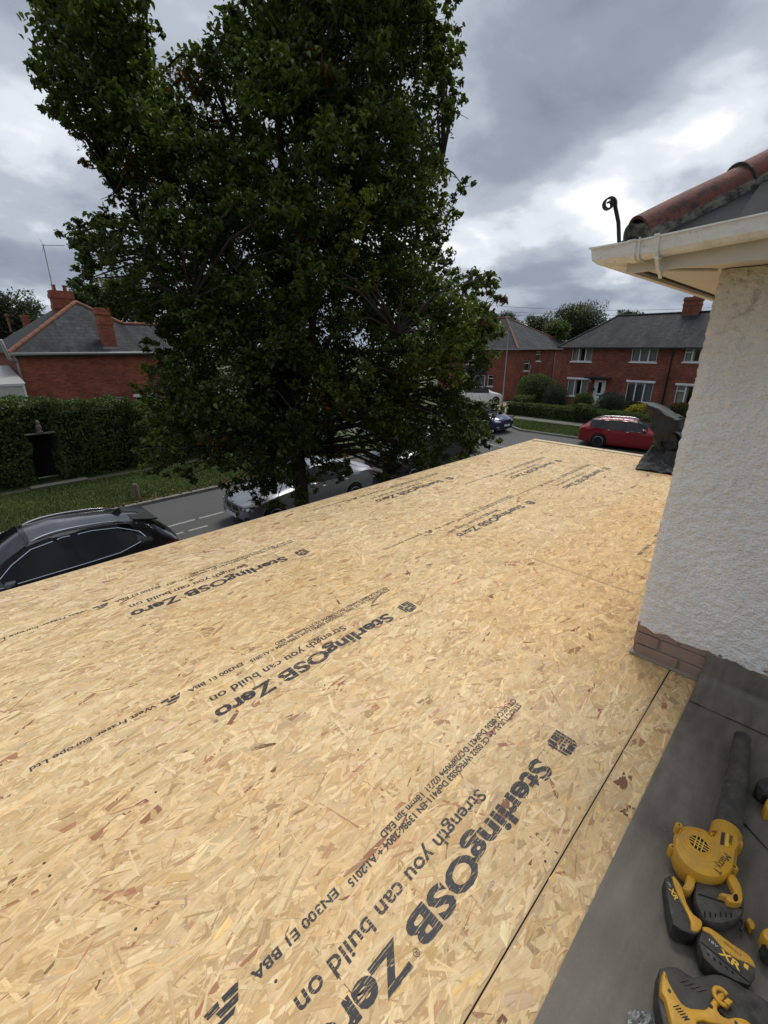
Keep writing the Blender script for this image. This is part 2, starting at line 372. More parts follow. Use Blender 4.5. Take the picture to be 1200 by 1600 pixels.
def slate(name, axis, tone=1.0):
    m = M(name); sp = m.n('ShaderNodeSeparateXYZ'); m.l(m.pos(), sp.inputs[0]); cb = m.n('ShaderNodeCombineXYZ')
    m.l(sp.outputs[0 if axis == 'x' else 1], cb.inputs[0]); m.l(m.math('MULTIPLY', sp.outputs[2], 1.35), cb.inputs[1])
    b = m.n('ShaderNodeTexBrick'); m.l(cb.outputs[0], b.inputs['Vector']); b.offset = 0.5
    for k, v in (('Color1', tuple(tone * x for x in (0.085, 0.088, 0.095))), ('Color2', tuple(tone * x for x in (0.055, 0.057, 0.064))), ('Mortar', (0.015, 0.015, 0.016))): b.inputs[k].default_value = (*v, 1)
    for k, v in (('Scale', 1.0), ('Brick Width', 0.26), ('Row Height', 0.20), ('Mortar Size', 0.009), ('Mortar Smooth', 0.6)): b.inputs[k].default_value = v
    c = m.mix(0.8, b.outputs['Color'], m.ramp(m.noise(m.mapv(cb.outputs[0], (1.6, 0.55, 1)), 1.0, 6, 0.62, 0.5), [(0.3, 0.4), (0.7, 1.5)]), 'MULTIPLY')
    c = m.mix(0.6, c, m.ramp(m.noise(m.mapv(cb.outputs[0], (3.8, 5.0, 1)), 1.0, 2), [(0.3, 0.6), (0.7, 1.4)]), 'MULTIPLY')
    m.set(Base_Color=c, Roughness=0.85); m.b.inputs['Specular IOR Level'].default_value = 0.25; m.bump(b.outputs['Fac'], -0.5, 0.02); MAT[name] = m.m
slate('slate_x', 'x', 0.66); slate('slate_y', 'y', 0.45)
simple('ridge_clay', (0.20, 0.085, 0.05), 0.9, var=0.45, vscale=3)
simple('white_paint', (0.78, 0.78, 0.76), 0.4, var=0.06, vscale=3)
simple('grey_plastic', (0.30, 0.30, 0.29), 0.5)
simple('black_plastic_pipe', (0.02, 0.02, 0.022), 0.45)
simple('curtain', (0.55, 0.53, 0.48), 0.9, var=0.35, vscale=9)
simple('net_curtain', (0.32, 0.33, 0.35), 0.9, var=0.5, vscale=14)
simple('room_dark', (0.02, 0.02, 0.022), 0.9)
m = M('window_glass'); gl = m.n('ShaderNodeBsdfGlossy'); gl.inputs['Roughness'].default_value = 0.02; tr = m.n('ShaderNodeBsdfTransparent'); tr.inputs[0].default_value = (0.75, 0.8, 0.8, 1)
fr = m.n('ShaderNodeFresnel'); fr.inputs[0].default_value = 1.5; mx = m.n('ShaderNodeMixShader'); m.l(m.math('ADD', fr.outputs[0], 0.05), mx.inputs[0])
m.l(tr.outputs[0], mx.inputs[1]); m.l(gl.outputs[0], mx.inputs[2]); m.l(mx.outputs[0], m.out.inputs['Surface']); MAT['window_glass'] = m.m

# ground
m = M('asphalt'); p = m.pos(); n1 = m.noise(p, 0.7, 6, 0.6); n2 = m.noise(p, 60, 3)
c = m.mix(n1, (0.040, 0.040, 0.041), (0.078, 0.076, 0.074)); c = m.mix(m.ramp(n2, [(0.4, 0.0), (0.7, 0.5)]), c, (0.12, 0.118, 0.114))
m.set(Base_Color=c, Roughness=0.85); m.bump(n2, 0.4, 0.006); MAT['asphalt'] = m.m
m = M('turf'); p = m.pos(); c = m.mix(m.ramp(m.noise(p, 1.3, 7, 0.65), [(0.3, 0), (0.7, 1)]), (0.035, 0.058, 0.016), (0.075, 0.098, 0.030))
c = m.mix(m.ramp(m.noise(p, 8, 6, 0.7), [(0.55, 0), (0.75, 0.5)]), c, (0.12, 0.115, 0.05)); m.set(Base_Color=c, Roughness=0.95); m.bump(m.noise(p, 30, 5), 0.8, 0.03); MAT['turf'] = m.m
m = M('paving'); p = m.pos(); c = m.mix(m.noise(p, 1.5, 6, 0.6), (0.085, 0.08, 0.07), (0.15, 0.14, 0.125)); c = m.mix(m.ramp(m.noise(p, 14, 5), [(0.6, 0), (0.75, 0.5)]), c, (0.07, 0.075, 0.045)); m.set(Base_Color=c, Roughness=0.9); m.bump(m.noise(p, 70, 3), 0.3, 0.004); MAT['paving'] = m.m
simple('path', (0.085, 0.075, 0.055), 0.95, var=0.5, vscale=3)
simple('kerb_stone', (0.22, 0.21, 0.19), 0.9, var=0.35, vscale=4)
simple('worn_white_line', (0.26, 0.26, 0.25), 0.8, var=0.4, vscale=9)
simple('drive_gravel', (0.30, 0.25, 0.19), 0.95, var=0.3, vscale=6)
simple('bark', (0.045, 0.036, 0.028), 0.95, var=0.4, vscale=12, bump=0.8, bscale=25)
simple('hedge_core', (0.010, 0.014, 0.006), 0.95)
simple('weathered_wood', (0.16, 0.11, 0.07), 0.9, var=0.4, vscale=10)

# ---------------------------------------------------------------- the setting
def slab(name, poly, z0, z1, mat): return tag(MB().prism(poly, z0, z1).build(name, MAT[mat]), kind='structure')
g = MB().add([(-900, -900, -0.06), (900, -900, -0.06), (900, 900, -0.06), (-900, 900, -0.06)], [(0, 1, 2, 3)]); tag(g.build('ground', MAT['turf']), kind='structure')
KX, KY0, KY1, SX = 23.55, 8.7, 14.3, 16.6
road_poly = [(-60, KY0), (SX - 2.5, KY0), (SX - 0.7, KY0 - 0.7), (SX, KY0 - 2.5), (SX, -60), (KX, -60), (KX, 12.6), (24.2, 13.6), (25.6, 14.6), (28.0, 15.6), (28.0, 20.5), (25.2, 21.5), (KX, 24), (KX, 70), (SX, 70), (SX, KY1 + 2.5), (SX - 0.7, KY1 + 0.7), (SX - 2.5, KY1), (-60, KY1)]
tag(MB().prism(road_poly, -0.055, 0.0).build('road', MAT['asphalt']), kind='structure')
left_verge = [(-60, KY1 + .12), (SX - 2.5, KY1 + .12), (SX - 0.8, KY1 + .8), (SX - .12, KY1 + 2.5), (SX - .12, 18.12), (-60, 18.12)]
slab('grass_verge', left_verge, -0.055, 0.11, 'turf')
slab('pavement', [(-60, 18.12), (SX - .12, 18.12), (SX - .12, 18.5), (-60, 18.5)], -0.055, 0.10, 'path')
right_verge = [(KX + .12, -60), (KX + .12, 12.5), (24.3, 13.45), (25.7, 14.45), (26.9, 15.0), (26.9, -60)]
slab('grass_verge', right_verge, -0.055, 0.11, 'turf')
slab('pavement', [(26.9, -60), (26.9, 15.0), (28.2, 15.55), (28.2, -60)], -0.055, 0.10, 'paving')
slab('driveway', [(28.0, 15.65), (28.0, 20.5), (36.5, 20.5), (36.5, 17.4), (30, 16.2)], -0.055, 0.06, 'drive_gravel')
slab('front_garden', [(28.3, -60), (28.3, 15.5), (30, 16.1), (36.9, 17.3), (36.9, -60)], -0.055, 0.09, 'turf')
slab('front_garden', [(-60, 18.55), (16.4, 18.55), (16.4, 60), (-60, 60)], -0.055, 0.09, 'turf')
slab('near_pavement', [(-60, 5.0), (13.5, 5.0), (13.5, KY0 - .12), (-60, KY0 - .12)], -0.055, 0.10, 'paving')
def kerb(pts, label_poly=None):
    root = bpy.data.objects.new('kerb', None); COL.objects.link(root); tag(root, kind='structure')
    for (x0, y0), (x1, y1) in zip(pts[:-1], pts[1:]):
        L = math.hypot(x1 - x0, y1 - y0); n = max(1, round(L / 0.915)); a = math.atan2(y1 - y0, x1 - x0)
        for i in range(n):
            t0 = i / n; q = MB(); l = L / n - 0.012
            q.loft([[(0.0, -.06, z), (l, -.06, z), (l, .06, z), (0, .06, z)] for z in (-.05, .085)] + [[(0.006, -.045, .10), (l - .006, -.045, .10), (l - .006, .055, .10), (.006, .055, .10)]])
            q.xf(Matrix.Translation((x0 + (x1 - x0) * t0, y0 + (y1 - y0) * t0, random.uniform(-.004, .004))) @ Matrix.Rotation(a, 4, 'Z'))
            q.build('kerb_stone', MAT['kerb_stone'], root)
kerb([(-6, KY1 + .06), (SX - 2.5, KY1 + .06), (SX - .75, KY1 + .75)]); kerb([(KX + .06, -2), (KX + .06, 12.55), (24.25, 13.5), (25.65, 14.5), (26.9, 15.05)])
for (x0, y0, x1, y1) in ((-4.6, 12, -3.0, 12), (-1.0, 12, 0.9, 12), (3.3, 12.02, 5.25, 12.02), (8.8, 12.05, 10.6, 12.05), (13.4, 12.2, 15.2, 12.5), (19.25, 12.4, 19.0, 10.6), (19.0, 8.4, 19.0, 6.6), (3.4, 11.33, 4.45, 11.33)):
    a = math.atan2(y1 - y0, x1 - x0); L = math.hypot(x1 - x0, y1 - y0); q = MB(); n = max(4, int(L / .12)); w = .05
    for i in range(n):
        j = random.uniform(-.012, .012); k = random.uniform(-.012, .012)
        if random.random() < .12: continue
        q.add([(L * i / n, -w + j, .005), (L * (i + 1) / n, -w + k, .005), (L * (i + 1) / n, w + j, .005), (L * i / n, w + k, .005)], [(0, 1, 2, 3)])
    q.xf(Matrix.Translation((x0, y0, 0)) @ Matrix.Rotation(a, 4, 'Z'))
    tag(q.build('lane_marking', MAT['worn_white_line']), kind='structure')
# short grass of the verges
def grass(poly, n, zb, hmin, hmax, cols):
    xs = [p[0] for p in poly]; ys = [p[1] for p in poly]
    x = rng.uniform(min(xs), max(xs), n * 2); y = rng.uniform(min(ys), max(ys), n * 2); k = in_poly(x, y, poly); x = x[k][:n]; y = y[k][:n]; N = len(x)
    h = rng.uniform(hmin, hmax, N); a = rng.uniform(0, 2 * np.pi, N); w = rng.uniform(.006, .016, N); lx, ly = rng.normal(0, .5, N) * h, rng.normal(0, .5, N) * h
    V = np.stack([np.stack([x - np.cos(a) * w, y - np.sin(a) * w, np.full(N, zb)], 1), np.stack([x + np.cos(a) * w, y + np.sin(a) * w, np.full(N, zb)], 1), np.stack([x + lx, y + ly, zb + h], 1)], 1).reshape(-1, 3)
    t = rng.uniform(0, 1, (N, 1)) ** 1.3; C = np.array(cols[0]) * (1 - t) + np.array(cols[1]) * t
    patch = np.array([noise.noise(Vector((float(px) * .7, float(py) * .7, 0))) for px, py in zip(x, y)])[:, None]
    C = C * (1 + .5 * patch); C = np.concatenate([np.repeat(C, 3, 0), np.ones((N * 3, 1))], 1)
    o = link('grass', np_mesh('grass', V, np.arange(N * 3), np.arange(N) * 3, None, MAT['hedge_leaf'], C)); tag(o, None, None, None, 'stuff'); return o
o = grass([(-3, 14.45), (13.5, 14.45), (13.5, 18.15), (-3, 18.15)], 80000, .105, .03, .09, ((.045, .075, .016), (.125, .16, .045))); o['label'] = 'short mown grass of the verge below the tall hedge'
o = grass([(23.7, 5), (23.7, 12.5), (24.3, 13.4), (25.7, 14.4), (26.85, 14.9), (26.85, 5)], 30000, .105, .03, .10, ((.045, .075, .018), (.13, .16, .05))); o['label'] = 'short mown grass of the verge behind the red car'
# fallen brown leaves in the gutter of the far kerb
k = 900; lp = np.stack([rng.uniform(2, 16, k), KY1 + .05 + np.abs(rng.normal(0, .35, k)), rng.uniform(.115, .14, k)], 1)
tt = np.array([.20, .09, .035]) * rng.uniform(.4, 1.3, (k, 1)); o = leaves('fallen_leaves', lp, rng.uniform(.05, .11, k), MAT['hedge_leaf'], tt, droop=0, flat=.2); tag(o, 'fallen brown leaves lying along the far kerb', None, None, 'stuff')

# ---------------------------------------------------------------- the boarded flat roof
DZ = 2.95
deck = thing('flat_roof', 'pale boarded flat roof deck of printed strand boards beside the white wall', 'roof', (0, 0, DZ))
def board(poly, tint=(1, 1, 1), dens=3300, gap=0.0002):
    cx = sum(p[0] for p in poly) / len(poly); cy = sum(p[1] for p in poly) / len(poly)
    bd = MB().prism([(x - cx, y - cy) for x, y in poly], -0.018, 0.0).build('osb_board', MAT['osb_core'], deck, loc=(cx, cy, 0))
    xs = [p[0] for p in poly]; ys = [p[1] for p in poly]; x0, x1, y0, y1 = min(xs), max(xs), min(ys), max(ys)
    N = int((x1 - x0) * (y1 - y0) * dens); x = rng.uniform(x0, x1, N); y = rng.uniform(y0, y1, N); k = in_poly(x, y, poly); x = x[k]; y = y[k]; N = len(x)
    L = np.clip(rng.lognormal(math.log(.098), .42, N), .02, .19); W = np.clip(rng.lognormal(math.log(.0185), .62, N), .0022, .052); L = np.maximum(L, W * 1.3)
    th = rng.normal(0, .36, N); wild = rng.random(N) < .20; th[wild] = rng.uniform(-1.6, 1.6, wild.sum())
    if x1 - x0 < .9 or y1 - y0 < .3: L *= .75
    ca, sa = np.cos(th), np.sin(th); hx = .58 * (L * np.abs(ca) + W * np.abs(sa)) + gap; hy = .58 * (L * np.abs(sa) + W * np.abs(ca)) + gap
    bad = hy * 2 > (y1 - y0); th[bad] = 0; ca, sa = np.cos(th), np.sin(th); hx = .58 * (L * np.abs(ca) + W * np.abs(sa)) + gap; hy = .58 * (L * np.abs(sa) + W * np.abs(ca)) + gap
    x = np.clip(x, x0 + hx * (1 if abs(x0 - 3.19) < .01 else .35), x1 - hx * (1 if x1 > 7.7 else 1 if abs(x1 - 3.19) < .01 else .35)); y = np.clip(y, y0 + hy * (1 if y0 < .5 else .4), y1 - hy * (1 if y1 > 3.8 or y1 < .3 else .4)); z = rng.uniform(.0002, .0014, N)
    V = np.zeros((N, 6, 3)); U = np.zeros((N, 6, 2)); j = lambda s: rng.uniform(-s, s, N)
    loc = [(-.5 + j(.10), -.5 + j(.14)), (0 + j(.2), -.5 + j(.16)), (.5 + j(.10), -.5 + j(.2)), (.5 + j(.14), .5 + j(.2)), (0 + j(.2), .5 + j(.16)), (-.5 + j(.12), .5 + j(.14))]
    tl = rng.normal(0, .00030, N); tw = rng.normal(0, .00035, N); taper = rng.uniform(.25, 1, N); ru = rng.uniform(0, 50, N)
    for i, (u, v) in enumerate(loc):
        vv = v * np.where(u > 0.1, taper, 1); lx = u * L; ly = vv * W
        V[:, i, 0] = x + ca * lx - sa * ly; V[:, i, 1] = y + sa * lx + ca * ly
        V[:, i, 2] = np.maximum(z + u * tl * 2 + v * tw * 2, .0001); U[:, i, 0] = u * L + ru; U[:, i, 1] = vv * W + ru
    r = rng.random(N)[:, None]; b = rng.normal(1, .10, (N, 1)); C = np.array([.705, .545, .328]) * b
    def put(lo, hi, col, s=.15):
        kk = ((r >= lo) & (r < hi))[:, 0]; C[kk] = np.array(col) * rng.normal(1, s, (kk.sum(), 1))
    put(.0, .22, (.775, .63, .405), .08); put(.22, .36, (.625, .45, .245), .1); put(.36, .43, (.62, .45, .26)); put(.43, .462, (.52, .33, .20)); put(.462, .473, (.40, .205, .125)); put(.473, .4765, (.22, .11, .07)); put(.4765, .52, (.66, .51, .36)); put(.52, .545, (.68, .50, .235))
    sliver = (W < .0045) & (rng.random(N) < .28); C[sliver] *= np.array([.56, .47, .40])
    C = np.clip(C * np.array(tint), .02, .9); C = np.concatenate([np.repeat(C, 6, 0), np.ones((N * 6, 1))], 1)
    V = V.reshape(-1, 3) - np.array([cx, cy, 0])
    me = np_mesh('wood_strands', V, np.arange(N * 6), np.arange(N) * 6, None, MAT['osb_strand'], C, U.reshape(-1, 2))
    s = link('wood_strands', me, bd); s['kind'] = 'stuff'
    return bd, (cx, cy)
def rect(x0, x1, y0, y1, g=.0005): return [(x0 + g, y0 + g), (x1 - g, y0 + g), (x1 - g, y1 - g), (x0 + g, y1 - g)]
Y0, Y1, Y2, Y3, Y4, XE = .154, .286, 1.486, 2.686, 3.88, 7.74
BOARDS = {}
strip = board([(-1.6, Y0), (2.485, Y0), (2.485, Y1 - .0042), (-1.6, Y1 - .0042)], (.93, .88, .80))
t_y = (.97, .90, .77)
for key, poly, tint, dn in (
    ('a1', rect(-1.6, 2.145, Y1, Y2), (1, .97, .93), 3600),
    ('a2', [(2.147, Y1 + .002), (2.485, Y1 + .002), (2.485, .487), (3.188, .487), (3.188, Y2 - .002), (2.147, Y2 - .002)], (.97, .91, .80), 3000),
    ('a3', rect(3.19, 5.59, .487, Y2, .0014), t_y, 2600), ('a4', rect(5.59, XE, .487, Y2), (1, .98, .93), 2300),
    ('b1', rect(-1.6, 2.29, Y2, Y3), (1.0, .98, .94), 3200), ('b2', rect(2.29, 4.69, Y2, Y3), (1, .985, .95), 2600), ('b3', rect(4.69, 7.09, Y2, Y3), (1, 1, .98), 2200), ('b4', rect(7.09, XE, Y2, Y3), (1.02, 1, 1), 2200),
    ('c1', rect(-1.6, 2.35, Y3, Y4), (1.02, 1.01, 1.0), 2700), ('c2', rect(2.35, 4.75, Y3, Y4), (1.02, 1.02, 1), 2300), ('c3', rect(4.75, 7.15, Y3, Y4), (1.03, 1.03, 1.02), 2100), ('c4', rect(7.15, XE, Y3, Y4), (1.03, 1.03, 1.03), 2100)):
    BOARDS[key] = board(poly, tint, dn)
ew = .13
for y0, y1 in ((.5, 2.6), (2.605, Y4)):
    b = MB().bevbox((XE + .003, y0, -.12), (XE + ew, y1, .012), .004).build('edge_batten', MAT['sawn_timber'], deck)
MB().box((-1.6, Y4 + .003, -.14), (XE + ew, Y4 + .024, -.004)).build('fascia_board', MAT['sawn_timber'], deck)

# factory print on the boards; reads towards -X, letter tops towards -Y
ink_cache = {}
def ink_text(q, body, x, y, length, size, bold=0.0, shear=0.0):
    key = (body, length, size, bold)
    if key not in ink_cache: ink_cache[key] = text_shape(body, length, size, bold, shear)
    v, f = ink_cache[key]; q.add([(x - a, y - b, 0) for a, b in v], f)
def printing(key, x0, y0, tail=True):
    bd, (cx, cy) = BOARDS[key]; q = MB()
    # emblem: a ribbed shield block with a small cut-out mark
    ex, ey = x0, y0
    s = lambda pts: q.add([(ex - a, ey - b, 0) for a, b in pts], [tuple(range(len(pts)))])
    s([(.0, -.004), (.012, -.004), (.012, .094), (.0, .082)]); s([(.016, -.004), (.030, -.004), (.030, .100), (.016, .096)])
    s([(.033, -.004), (.062, -.004), (.062, .028), (.033, .028)]); s([(.033, .036), (.050, .036), (.044, .062), (.033, .062)]); s([(.056, .036), (.066, .036), (.066, .066), (.050, .062)])
    s([(.033, .070), (.066, .072), (.066, .104), (.033, .101)]); s([(.069, -.004), (.090, -.004), (.090, .045), (.069, .030)]); s([(.069, .040), (.090, .054), (.086, .098), (.069, .104)]); s([(.093, .0), (.106, .006), (.104, .086), (.093, .092)])
    ink_text(q, 'SterlingOSB', x0 - .205, y0, .835, .118, .0042); ink_text(q, '\u00ae', x0 - 1.045, y0 - .058, .02, .03)
    ink_text(q, 'Zero', x0 - 1.075, y0, .315, .118, .0042); ink_text(q, '\u00ae', x0 - 1.395, y0 - .058, .022, .03)
    ink_text(q, 'Strength you can build on', x0 - .50, y0 + .098, .865, .072, .0012)
    ink_text(q, 'STRUCTURAL 2+ CE 0502 WFEOSB3 DoP411-EN 13986:2004 + A1:2015', x0 + .02, y0 + .212, 1.10, .036, .0011)
    ink_text(q, 'OT UKCA 0836 DoP421 DC/28/9094 02/21 18mm 3m E&D', x0 + .03, y0 + .246, .93, .036, .0011)
    ink_text(q, 'EN300 E1 BBA', x0 - 1.12, y0 + .228, .30, .040, .0011)
    if tail:
        ex, ey = x0 - 1.45, y0 + .24
        s([(.0, .0), (.05, .0), (.05, .016), (.01, .018)]); s([(.012, .022), (.075, .02), (.07, .036), (.02, .038)]); s([(.03, .042), (.09, .04), (.075, .052), (.04, .053)]); s([(.06, .0), (.10, .002), (.095, .017), (.062, .016)])
        ink_text(q, 'West Fraser Europe Ltd', x0 - 1.57, y0 + .245, .50, .036, .0008)
    q.v = [(a - cx, b - cy, .0021) for a, b, _ in q.v]
    q.build('printed_lettering', MAT['ink'], bd, fixn=False)
printing('a1', 1.65, .535); printing('b1', 1.97, 1.755); printing('c1', 1.955, 2.955); printing('b2', 4.52, 2.215); printing('c2', 4.66, 3.45); printing('c3', 6.60, 2.86); printing('b3', 6.66, 2.17); printing('a3', 5.30, .655, False)
# screws
q0 = MB().lathe([(.0001, .0012), (.0042, .0012), (.0046, .0002)], n=10).mesh('screw', [MAT['iron']])
for i in range(26):
    o = link('screw', q0, deck, (random.uniform(-.2, 5), random.choice((Y1 + .03, .7, 1.1, Y2 - .03, Y2 + .03, 2.1, Y3 - .03, Y3 + .03)), .0012)); 
    if o.location.x > 2.4 and o.location.y < .55: o.location.y = 1.1

# rubber sheet on the near part of the roof
sheet = thing('rubber_roof_sheet', 'dusty dark grey rubber roofing sheet under the yellow tools', 'roofing', (0, 0, DZ))
nx, ny = 90, 60; vs = []; fs = []
for i in range(nx + 1):
    for j in range(ny + 1):
        x = -1.6 + 4.08 * i / nx; y = .1565 - 2.6 * (j / ny) ** 1.3; e = min(1, (.1565 - y) / .08)
        z = .006 + e * (.004 * noise.noise(Vector((x * 4, y * 4, 1))) + .003 * noise.noise(Vector((x * 11, y * 11, 4))))
        vs.append((x, y, z))
for i in range(nx):
    for j in range(ny): a = i * (ny + 1) + j; fs.append((a, a + 1, a + ny + 2, a + ny + 1))
MB().add(vs, fs).build('main_sheet', MAT['rubber'], sheet, smooth=True)
# upturn against the wall, slack at its foot
rings = []
for k in range(13):
    t = k / 12; ring = []
    for j in range(40):
        y = .154 - 2.5 * (j / 39) ** 1.2
        if t < .4: x = 2.28 + .19 * (t / .4); z = .012 + .03 * (t / .4) ** 2
        else: x = 2.47 + .012 * (t - .4); z = .042 + .155 * (t - .4) / .6 + (.012 * noise.noise(Vector((y * 6, 0, 0))) if t > .9 else 0)
        x += .008 * noise.noise(Vector((y * 5, t * 4, 2))); z += .004 * noise.noise(Vector((y * 8, t * 5, 7)))
        ring.append((x, y, z))
    rings.append(ring)
q = MB(); q.loft(rings, caps=False, closed=False); q.build('wall_upturn', MAT['rubber'], sheet, smooth=True)
# folded overlap running off to the right
rings = []
for k in range(9):
    t = k / 8; ring = []
    for j in range(26):
        s_ = j / 25; x = 1.93 - .40 * s_ - .18 * t; y = -.10 - .55 * s_
        z = .014 + .012 * math.sin(math.pi * t) + .003 * noise.noise(Vector((x * 9, y * 9, 3)))
        ring.append((x, y, z))
    rings.append(ring)
q = MB(); q.loft(rings, caps=False, closed=False); q.build('folded_lap', MAT['rubber_lap'], sheet, smooth=True)
# ---------------------------------------------------------------- the house beside the roof
house = thing('rendered_house', 'white roughcast house corner with cream gutter and red hip tiles', 'house', (2.49, .48, 0))
HX, HY = 2.49, .48
def hl(p): return (p[0] - HX, p[1] - HY, p[2])
# roughcast wall: one skin that turns the corner, displaced into lumps
def lump(p):
    v = Vector(p); a = noise.noise(v * 34); b = noise.noise(v * 75 + Vector((5, 1, 2))); c = noise.noise(v * 11 + Vector((0, 9, 3)))
    return .0068 * max(a, -.35) + .0046 * b + .0040 * c
ss = [(-7.4 + 7.2 * i / 30, 0) for i in range(30)] + [(-.2 + .2 * i / 20, 0) for i in range(20)] + [(1.25 * i / 175, 1) for i in range(176)] + [(1.25 + 6 * i / 20, 1) for i in range(1, 21)]
zs_ = [3.13 + (4.90 - 3.13) * i / 225 for i in range(226)]
vs = []; r = .02
for s_, side in ss:
    if side == 0: base = Vector((HX - s_, HY, 0)); nr = Vector((0, 1, 0))
    else: base = Vector((HX, HY - s_, 0)); nr = Vector((-1, 0, 0))
    d = abs(s_)
    if d < .03: nr = (nr + Vector((-1, 0, 0) if side == 0 else (0, 1, 0)) * (1 - d / .03) ).normalized(); base -= nr * .008 * (1 - d / .03)
    rag = .035 * noise.noise(Vector((s_ * 4.1, side * 7, 0))) + .016 * noise.noise(Vector((s_ * 17, side * 3, 5)))
    fine = side == 1 and s_ < 1.3 or d < .21
    for i, z in enumerate(zs_):
        zz_ = z + rag * (1 - i / 225) ** 6
        p = base + Vector((0, 0, zz_)); h = lump(p) if fine else 0
        if i == 0: h -= .012
        q_ = p + nr * (.016 + h); vs.append((q_.x - HX, q_.y - HY, q_.z))
nz = len(zs_); fs = []
for a in range(len(ss) - 1):
    for b in range(nz - 1): i = a * nz + b; fs.append((i, i + 1, i + nz + 1, i + nz))
MB().add(vs, fs).build('roughcast_wall', MAT['render_coat'], house, smooth=True)
MB().box(hl((HX + .004, HY - 7.2, 0)), hl((HX + 7.6, HY - .004, 2.93))).build('lower_wall', MAT['brick_x2'], house)
MB().box(hl((HX + .012, HY - 7.2, 2.931)), hl((HX + 7.6, HY - .012, 4.92))).build('wall_core', MAT['mortar'], house)
# the exposed brick course below the render: each brick a piece, mortar bed behind
for z0, z1, off in ((2.966, 3.026, .0), (3.036, 3.10, .105), (3.109, 3.168, .02)):
    y = HY - .002 + off - .215
    while y > HY - 1.3:
        ya, yb = max(y, HY - 1.4), min(y + .207, HY + .004)
        j = random.uniform(-.004, .004)
        if yb - ya > .03:
            MB().bevbox((HX - .010 + j - HX, ya - HY, z0), (HX + .08 - HX, yb - HY, z1), .004).build('brick', MAT['old_brick'], house)
        y -= .218
    x = HX + .012
    while x < HX + 5:
        MB().bevbox((x - HX, -.09, z0), (x + .207 - HX, .008 + random.uniform(-.003, .003), z1), .004).build('brick', MAT['old_brick'], house); x += .218
MB().box(hl((HX + .0, HY - 1.5, 2.951)), hl((HX + .09, HY - .006, 3.17))).build('mortar_bed', MAT['mortar'], house)
MB().box(hl((HX - .022, HY - .33, 2.9545)), hl((HX + .02, HY + .012, 2.969))).build('mortar_bed', MAT['mortar'], house)
# eaves
EX, EY, SZ = 2.205, .772, 4.90
q = MB().box(hl((EX, EY - 7.0, SZ - .012)), hl((EX + .02, EY, 4.982))); q.build('fascia_board', MAT['upvc_aged'], house)
q = MB().box(hl((EX + .0205, EY - .02, SZ - .012)), hl((EX + 8.0, EY, 4.982))); q.build('fascia_board', MAT['upvc_aged'], house)
q = MB().box(hl((EX + .0205, HY - 6.4, SZ + .004)), hl((HX + .02, EY - .0205, SZ + .014))); q.build('soffit', MAT['upvc_aged'], house)
q = MB().box(hl((HX + .0205, HY - .03, SZ + .004)), hl((EX + 8, EY - .0205, SZ + .014))); q.build('soffit', MAT['upvc_aged'], house)
for y in (.62, .60):   # ventilator lip and joint under the soffit
    pass
MB().tube([hl((EX + .05, .70, SZ - .002)), hl((HX - .02, .50, SZ - .002))], .006, 6).build('soffit_joint', MAT['upvc_aged'], house)
MB().box(hl((EX + .03, EY - 6, SZ - .001)), hl((EX + .045, EY - .05, SZ + .003))).build('vent_slot', MAT['dark_void'], house)
MB().box(hl((EX + .05, EY - .045, SZ - .001)), hl((EX + 7, EY - .03, SZ + .003))).build('vent_slot', MAT['dark_void'], house)
# square-line gutter with an external angle; profile is (outward, up)
prof = [(o_, u_ * .72) for o_, u_ in [(.0, .0), (.012, -.062), (.030, -.078), (.085, -.078), (.104, -.058), (.112, .002), (.119, .002), (.119, .010), (.104, .010), (.096, -.052), (.081, -.068), (.034, -.068), (.020, -.056), (.006, .010), (.0, .010)]]
gz = 4.975; fall = .065
def front(y, sc=1.0): return [hl((EX - .001 - o * sc, y + (o if y > .70 else 0), gz + u * sc + fall * (EY - y))) for o, u in prof]
q = MB(); q.loft([front(EY + .0), front(.69)] + [front(.69 - k * .5) for k in range(1, 14)]); q.build('gutter', MAT['upvc'], house, auto=30)
def side(x, first=False): return [hl((x - (o if first else 0), EY + .001 + o, gz + u - .003 * (x - EX))) for o, u in prof]
q = MB(); q.loft([side(EX - .002, True)] + [side(EX + .3 + k * .8) for k in range(0, 10)]); q.build('gutter', MAT['upvc'], house, auto=30)
def strap(y, w, g):   # union and bracket straps round the gutter
    rr = []
    for yy in (y, y - w):
        outer = [hl((EX - .001 - (o * 1.0 + (g if o > .05 else 0)), yy, gz + u + (-g if u < -.03 else g * .6) + fall * (EY - yy))) for o, u in prof[1:8]]
        inner = [hl((EX - .001 - o * .97, yy, gz + u * .97 + fall * (EY - yy))) for o, u in prof[1:8]]
        rr.append(outer + inner[::-1])
    return MB().loft(rr)
for y, w, g in ((.742, .030, .005), (.700, .004, .008), (.648, .018, .007), (-.35, .02, .006)):
    strap(y, w, g).build('gutter_bracket', MAT['upvc'], house)
MB().loft([[hl((EX - .002, y, gz - .09)), hl((EX - .06, y, gz - .075)), hl((EX - .10, y, gz - .05)), hl((EX - .10, y, gz - .062)), hl((EX - .06, y, gz - .09)), hl((EX - .002, y, gz - .12))] for y in (.64, .628)]).build('gutter_bracket', MAT['upvc'], house)
